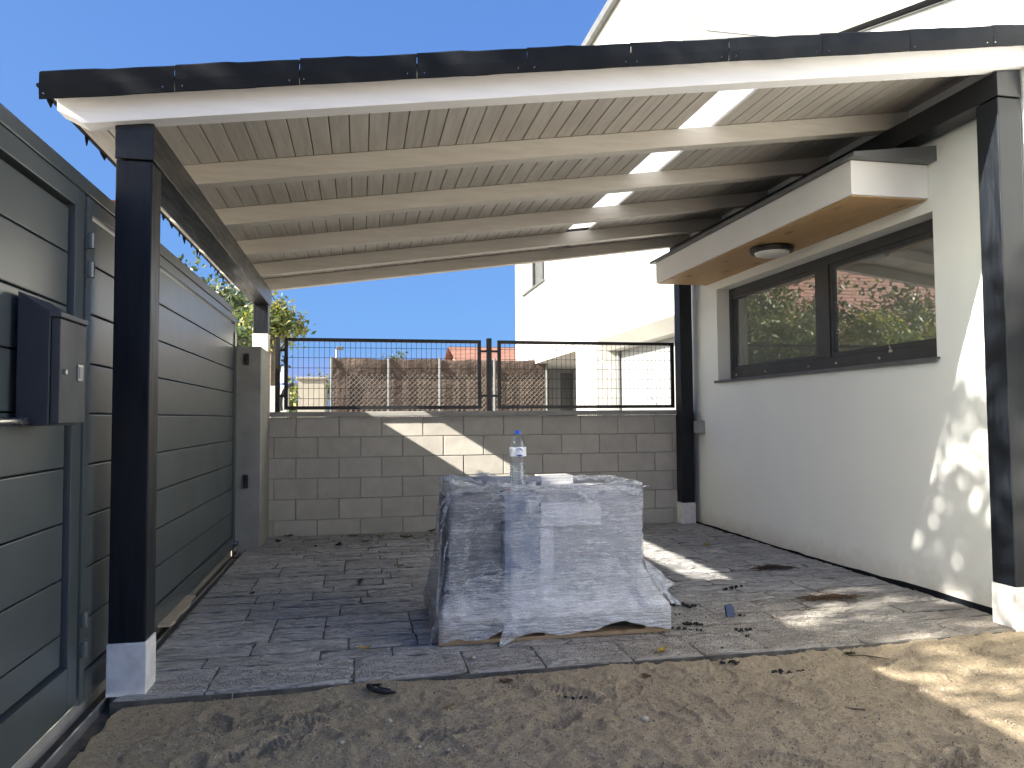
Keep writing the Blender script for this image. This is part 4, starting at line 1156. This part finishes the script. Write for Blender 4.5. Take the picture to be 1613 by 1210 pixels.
    me.polygons.foreach_set('use_smooth', [True] * len(me.polygons))
    o = bpy.data.objects.new('stretch_film', me); C.objects.link(o)
    tag(o, 'crumpled clear stretch film wrapped round the pallet load', 'plastic film')
film()

# bottle of water
bot = thing('water_bottle', 'half full clear water bottle with blue cap standing on the load', 'bottle', (.855, 4.10, .7165))
B0 = (.855, 4.10, .7165)
prof = [(0, .002), (.030, .0), (.042, .006), (.0445, .016)]
z = .02
while z < .135:
    prof += [(.0445, z), (.0455, z + .005), (.0445, z + .010), (.0415, z + .0125)]; z += .015
prof += [(.0445, .142), (.0435, .155), (.0415, .165), (.0425, .180), (.0462, .190), (.0462, .240), (.045, .252), (.0385, .275), (.027, .296), (.0165, .306), (.0145, .312), (.0145, .318)]
obj('shell', MB().lathe(prof, B0, 48), m_pet, bot, smooth=True)
mw, nn, bb, oo = new_mat('water')
bb.inputs['Base Color'].default_value = (.93, .97, .98, 1); bb.inputs['Transmission Weight'].default_value = 1; bb.inputs['IOR'].default_value = 1.33; bb.inputs['Roughness'].default_value = 0
wp = [(0, .004)] + [(max(0, r - .0012), zz) for r, zz in prof[1:] if zz < .152] + [(.0418, .152), (0, .152)]
wp[1] = (wp[1][0], .004)
obj('water', MB().lathe(wp, B0, 48), mw, bot, smooth=True)
m_lab, nn, bb, oo = new_mat('bottle_label')
bb.inputs['Base Color'].default_value = (.82, .85, .9, 1); bb.inputs['Roughness'].default_value = .4
obj('label', MB().lathe([(.0466, .191), (.0468, .193), (.0468, .2375), (.0466, .2395)], B0, 48), m_lab, bot, smooth=True)
m_blue = M('bottle_blue_print', (.02, .045, .36), rough=.4)
mk = MB()
def onlabel(a, zz, r=.0471): return (B0[0] + r * math.sin(a), B0[1] - r * math.cos(a), B0[2] + zz)
def strip(pts, wd):
    vs = []
    for k, (a, zz) in enumerate(pts): vs += [onlabel(a, zz - wd * (.4 + .6 * math.sin(PI * k / (len(pts) - 1)))), onlabel(a, zz + wd * (.4 + .6 * math.sin(PI * k / (len(pts) - 1))))]
    mk.add(vs, [(2 * k, 2 * k + 2, 2 * k + 3, 2 * k + 1) for k in range(len(pts) - 1)])
strip([(-.45 + .1 * k, .2255 + .008 * math.sin(k * .33)) for k in range(9)], .0022)
strip([(.05 + .075 * k, .2305 - .00045 * k * k) for k in range(7)], .0026)
strip([(-.45 + .08 * k, .2255 - .006 * math.sin(k * .45)) for k in range(8)], .0012)
strip([(-.36 + .09 * k, .1965) for k in range(9)], .0042)
strip([(-.2 + .05 * k, .1885) for k in range(9)], .0016)
obj('label_print', mk, m_blue, bot)
cpf = [(0, .334), (.0145, .334), (.0158, .332), (.0158, .314), (.0145, .3125)]
cm = MB().lathe(cpf, B0, 30)
obj('cap', cm, M('blue_cap', (.025, .11, .62), rough=.35), bot, smooth=False)

# ------------------------------------------------------------------ things lying about
def ground_z(x, y): return sand_z(x, y) if y < 3.6 else .0025
def pxg(x, y, z=0.0):
    d = fw + r2 * ((x - 806.5) / 1182.9) - u2 * ((y - 605) / 1182.9)
    t = (z - EYE) / d.z; return Vector((0, 0, EYE)) + d * t
m_tar = M('tar_crumbs', (.012, .012, .013), rough=.7)
def crumb(px_, py_, size, n, label, seed, stretch=1.5):
    size *= 1.5; n = int(n * 1.4)
    R = random.Random(seed); p_ = pxg(px_, py_); z0 = ground_z(p_.x, p_.y)
    bm = bmesh.new()
    a0 = R.uniform(-.5, .5)
    for k in range(n):
        s_ = size * R.uniform(.16, .4); t_ = R.uniform(-1, 1)
        off = Vector((t_ * size * stretch * math.cos(a0) + R.gauss(0, size * .25), t_ * size * stretch * math.sin(a0) + R.gauss(0, size * .25), s_ * R.uniform(.2, 1.1)))
        r = bmesh.ops.create_icosphere(bm, subdivisions=1, radius=s_)
        for v in r['verts']: v.co = Vector((v.co.x * R.uniform(.7, 1.3), v.co.y * R.uniform(.7, 1.3), v.co.z * R.uniform(.6, 1.0))) + off
    me = bpy.data.meshes.new('rubber_crumb'); bm.to_mesh(me); bm.free(); me.materials.append(m_tar)
    o = bpy.data.objects.new('rubber_crumb', me); C.objects.link(o); o.location = (p_.x, p_.y, z0)
    tag(o, label, 'debris', 'black crumbs on the ground by the pallet')
crumb(1068, 955, .024, 16, 'largest clump of black crumbs touching the right side of the pallet', 1)
crumb(1088, 957, .018, 10, 'black crumbs just right of the largest clump beside the pallet', 2)
crumb(1090, 985, .022, 13, 'black crumb clump by the lower right corner of the pallet', 3)
crumb(1070, 992, .016, 8, 'small black crumbs against the lower right pallet corner', 4)
crumb(1094, 994, .014, 7, 'short black crumbs right of the lower pallet corner', 14)
crumb(1172, 995, .019, 8, 'black crumb pair below the blue plastic piece', 5)
crumb(1178, 1004, .012, 5, 'small black lump below the blue plastic piece', 15)
crumb(1154, 928, .022, 9, 'thin line of black crumbs in the light strip on the paving', 6, 2.2)
crumb(1164, 971, .014, 6, 'black crumbs touching the blue plastic piece', 7)
crumb(1147, 1038, .018, 8, 'black crumbs at the edge where paving meets sand', 8)
crumb(1139, 1022, .010, 4, 'tiny black crumb on the paving edge above the sand', 16)
crumb(1230, 1044, .020, 9, 'black crumb clump on the sand, left of a pair', 9)
crumb(1256, 1047, .018, 7, 'slanting black crumbs on the sand, right of a pair', 10)
crumb(908, 1088, .018, 10, 'curled black crumbs on the sand below the pallet', 11, 1.9)
crumb(1066, 970, .010, 4, 'tiny black crumbs between the two pallet clumps', 17)
# black rag strip on the sand
p_ = pxg(600, 1084); z0 = ground_z(p_.x, p_.y)
rg = MB().tube([(p_.x - .03, p_.y + .05, z0 + .01), (p_.x - .05, p_.y + .02, z0 + .02), (p_.x - .03, p_.y - .02, z0 + .015), (p_.x + .01, p_.y - .04, z0 + .012), (p_.x + .06, p_.y - .045, z0 + .008)], [.006, .012, .010, .011, .004], 6)
rg.tube([(p_.x - .03, p_.y + .035, z0 + .018), (p_.x + .0, p_.y + .02, z0 + .02), (p_.x - .01, p_.y - .01, z0 + .018), (p_.x + .04, p_.y - .02, z0 + .012)], [.004, .008, .007, .003], 6)
tag(obj('rubber_strip', rg, m_tar), 'curled black rubber strip on the sand at the paving edge', 'strip')
# blue plastic piece
p_ = pxg(1149, 972)
bl = MB().prism([(-.024, 0), (.024, 0), (.028, .05), (.014, .066), (-.012, .062), (-.024, .058)], 1, -.02, .0)
bl.v = [(v[0] + p_.x, v[1] + p_.y + v[2] * .3, v[2] + .003) for v in bl.v]
tag(obj('plastic_piece', bl, M('blue_plastic', (.005, .028, .10), rough=.45), bev=.004), 'dark blue plastic piece standing on the paving right of the pallet', 'plastic piece')

m_dry = [M('dry_leaf_brown', (.09, .06, .03), rough=.8), M('dry_leaf_yellow', (.48, .33, .06), rough=.7), M('dry_leaf_tan', (.24, .16, .08), rough=.8)]
def leaf(px_, py_, L, mat, label, seed, cat='leaf', group='fallen leaves on the paving'):
    R = random.Random(seed); p_ = pxg(px_, py_); z0 = ground_z(p_.x, p_.y) + .003
    a = R.uniform(0, 6.28); m = MB(); N = 6
    for k in range(N + 1):
        t = k / N; w_ = L * .28 * math.sin(PI * min(1, t * .95 + .03)) ** .8; c = .35 * L * (t - .5) ** 2 * R.uniform(.6, 1.6)
        for sd, zz in ((-1, .12 * L), (0, 0), (1, .10 * L)):
            q = Vector(((t - .5) * L, sd * w_, zz * R.uniform(.5, 1.4) + c))
            m.v.append((p_.x + q.x * math.cos(a) - q.y * math.sin(a), p_.y + q.x * math.sin(a) + q.y * math.cos(a), z0 + q.z))
    for k in range(N):
        for s_ in (0, 1): m.f.append((3 * k + s_, 3 * k + 3 + s_, 3 * k + 4 + s_, 3 * k + 1 + s_)); m.mi.append(0)
    tag(obj('dry_leaf', m, m_dry[mat]), label, cat, group)
leaf(1042, 1028, .075, 1, 'yellow leaf on the sandy paving below the right pallet corner', 1)
leaf(574, 1024, .06, 1, 'yellow leaf on the paving left of the pallet near the sand', 2)
leaf(567, 918, .085, 0, 'curled dark leaf on the paving left of the pallet', 3)
leaf(397, 937, .06, 0, 'small dark leaf on the paving near the sliding gate', 4)
leaf(370, 881, .06, 0, 'dark leaf near the foot of the concrete pillar', 5)
leaf(438, 855, .11, 0, 'large brown leaf at the left end of the block wall', 6)
leaf(497, 862, .06, 0, 'brown leaf in front of the block wall, left of a larger one', 7)
leaf(533, 860, .11, 0, 'long brown leaf in front of the block wall', 8)
leaf(640, 848, .12, 0, 'crumpled brown leaf against the block wall left of the pallet', 9)
leaf(600, 846, .09, 2, 'tan leaf by the block wall, next to the crumpled one', 10)
leaf(555, 846, .10, 2, 'tan leaf at the wall foot, above the long brown one', 11)
leaf(575, 854, .07, 0, 'dark leaf near the wall foot, right of the long brown one', 31)
leaf(455, 846, .10, 2, 'tan leaf touching the wall foot near the pillar', 32)
leaf(680, 838, .09, 0, 'brown leaf at the wall foot just left of the wrapped load', 33)
leaf(628, 893, .07, 2, 'small tan leaf on the paving left of the wrapped load', 12)
leaf(1112, 860, .08, 1, 'yellow brown leaf on the paving near the far right post', 13)
leaf(708, 1111, .05, 2, 'pale leaf lying on the sand', 14, group='fallen leaves on the sand')
leaf(797, 1066, .06, 0, 'dark leaf on the sand at the paving edge', 15, group='fallen leaves on the sand')
leaf(1018, 1055, .05, 0, 'dark leaf on the sand below the right end of the pallet', 16, group='fallen leaves on the sand')

def grass_heap(px_, py_, w_, n_, label, col, seed):
    R = random.Random(seed); p_ = pxg(px_, py_); m = MB()
    for k in range(n_):
        a = R.gauss(0, .5); l = R.uniform(.02, .07); x, y = R.gauss(0, w_), R.gauss(0, w_ * .28)
        h_ = .018 * math.exp(-(x / w_) ** 2) * R.random() + .004
        d = Vector((math.cos(a) * l, math.sin(a) * l, R.uniform(-.006, .006)))
        c = Vector((p_.x + x, p_.y + y, h_ + .004)); m.tube([c - d, c + d * .2 + Vector((0, 0, .003)), c + d], .0013, 3, cap=False)
    tag(obj('dry_grass', m, M(label.split()[0] + '_straw', col, rough=.9)), label, 'dry grass', 'dry grass on the paving')
grass_heap(1308, 944, .085, 230, 'reddish heap of dry grass in the dappled light on the paving', (.10, .062, .035), 1)
grass_heap(1215, 897, .075, 190, 'dark tuft of dry grass on the shaded paving near the house', (.05, .038, .027), 2)
grass_heap(505, 839, .13, 260, 'brown strands of dry grass along the foot of the block wall', (.17, .12, .07), 3)
tw = pxg(1362, 1026); z0 = ground_z(tw.x, tw.y)
m = MB().tube([(tw.x - .06, tw.y + .04, z0 + .008), (tw.x, tw.y, z0 + .014), (tw.x + .09, tw.y - .05, z0 + .006)], [.003, .004, .002], 5).tube([(tw.x, tw.y, z0 + .013), (tw.x + .03, tw.y - .045, z0 + .006)], .002, 5)
for k in range(26):
    m.add([(tw.x - .05 + rnd.gauss(0, .022), tw.y + .05 + rnd.gauss(0, .012), z0 + .006 + rnd.random() * .014) for _ in range(3)], [(0, 1, 2)], 1)
tag(obj('twig', m, [m_bark, LEAF[0]]), 'leafy twig lying on the sunlit sand', 'twig')
tw = pxg(1345, 1104); z0 = ground_z(tw.x, tw.y)
tag(obj('twig', MB().tube([(tw.x - .03, tw.y + .015, z0 + .004), (tw.x + .035, tw.y - .02, z0 + .006)], .003, 5), m_bark), 'short bare twig on the shaded sand', 'twig')
# pale lath beside the gate track
a, b = pxg(258, 990), pxg(302, 943)
d = (b - a).normalized(); nrm = Vector((d.y, -d.x, 0))
m = MB(); P = []
for k in range(9):
    t = k / 8; c = a.lerp(b, t); w_ = .034 + .006 * math.sin(k * 1.7) if k < 7 else .022
    P += [c - nrm * .030, c + nrm * w_]
N = 9
m.v = [(p_.x, p_.y, .006) for p_ in P] + [(p_.x, p_.y, .022) for p_ in P]; T = len(P)
for k in range(N - 1):
    A = 2 * k; m.f += [(A, A + 1, A + 3, A + 2), (T + A, T + A + 2, T + A + 3, T + A + 1), (A, A + 2, T + A + 2, T + A), (A + 1, T + A + 1, T + A + 3, A + 3)]
m.f += [(0, T, T + 1, 1), (T - 2, T - 1, 2 * T - 1, 2 * T - 2)]; m.mi = [0] * len(m.f)
tag(obj('wood_offcut', m, m_lath), 'pale broken wood offcut lying by the gate track', 'wood')
m_peb = M('pebble_stone', (.42, .38, .31), (.34, .30, .25), rough=.85, scale=60)
# stones on the sand
for k, (x, y, r, lb) in enumerate(((1015, 1126, .016, 'pale pebble on the sand below the pallet, largest of the pebbles'), (612, 1125, .012, 'white pebble on the sand below the paving'), (660, 1169, .008, 'small white pebble low on the sand, second of a pair'),
                           (538, 1164, .010, 'pale pebble on the sand in the lower left'), (706, 1174, .009, 'small pale pebble near the bottom of the sand'), (745, 1038, .012, 'pale pebble under the front of the pallet'))):
    p_ = pxg(x, y); z0 = ground_z(p_.x, p_.y)
    bm = bmesh.new(); bmesh.ops.create_icosphere(bm, subdivisions=2, radius=r)
    R = random.Random(k)
    for v in bm.verts: v.co *= 1 + .35 * (R.random() - .5); v.co.z *= .7
    me = bpy.data.meshes.new('pebble'); bm.to_mesh(me); bm.free(); me.materials.append(m_peb)
    o = bpy.data.objects.new('pebble', me); C.objects.link(o); o.location = (p_.x, p_.y, z0 + r * .4)
    tag(o, lb, 'pebble', 'pebbles on the sand')
# loose grit on paving and sand: thousands of grains, one object
V = []; F = []
R = random.Random(77)
def grain(x, y, z, s_):
    k = len(V); a = R.uniform(0, 6.28)
    for j in range(3): V.append((x + s_ * math.cos(a + j * 2.094) * R.uniform(.6, 1.2), y + s_ * math.sin(a + j * 2.094) * R.uniform(.6, 1.2), z - s_ * .1))
    V.append((x, y, z + s_ * R.uniform(.7, 1.2))); F.extend([(k, k + 1, k + 3), (k + 1, k + 2, k + 3), (k + 2, k, k + 3)])
for k in range(13000):
    x = R.gauss(1.75, .55); y = R.gauss(3.75, .33)
    if 3.36 < y < 5.2 and -.9 < x < 3.4 and not (.4 < x < 1.56 and y > 3.74): grain(x, y, .003, R.choice((.002, .0025, .003, .0045)))
for k in range(7000):
    x = R.uniform(-.85, 3.4); y = 3.36 + abs(R.gauss(0, .16)); grain(x, y, .003, R.choice((.002, .003, .0035)))
for k in range(11000):
    x = R.uniform(-.9, 3.45); y = 2.05 + 1.29 * R.random() ** 1.3; grain(x, y, sand_z(x, y), R.choice((.002, .0025, .003, .004, .004, .007)))
me = bpy.data.meshes.new('grit'); me.from_pydata(V, [], F); me.materials.append(M('grit_grains', (.48, .42, .34), (.13, .11, .085), rough=.9, lo=.45, hi=.55, scale=160))
o = bpy.data.objects.new('grit', me); C.objects.link(o); tag(o, kind='stuff')
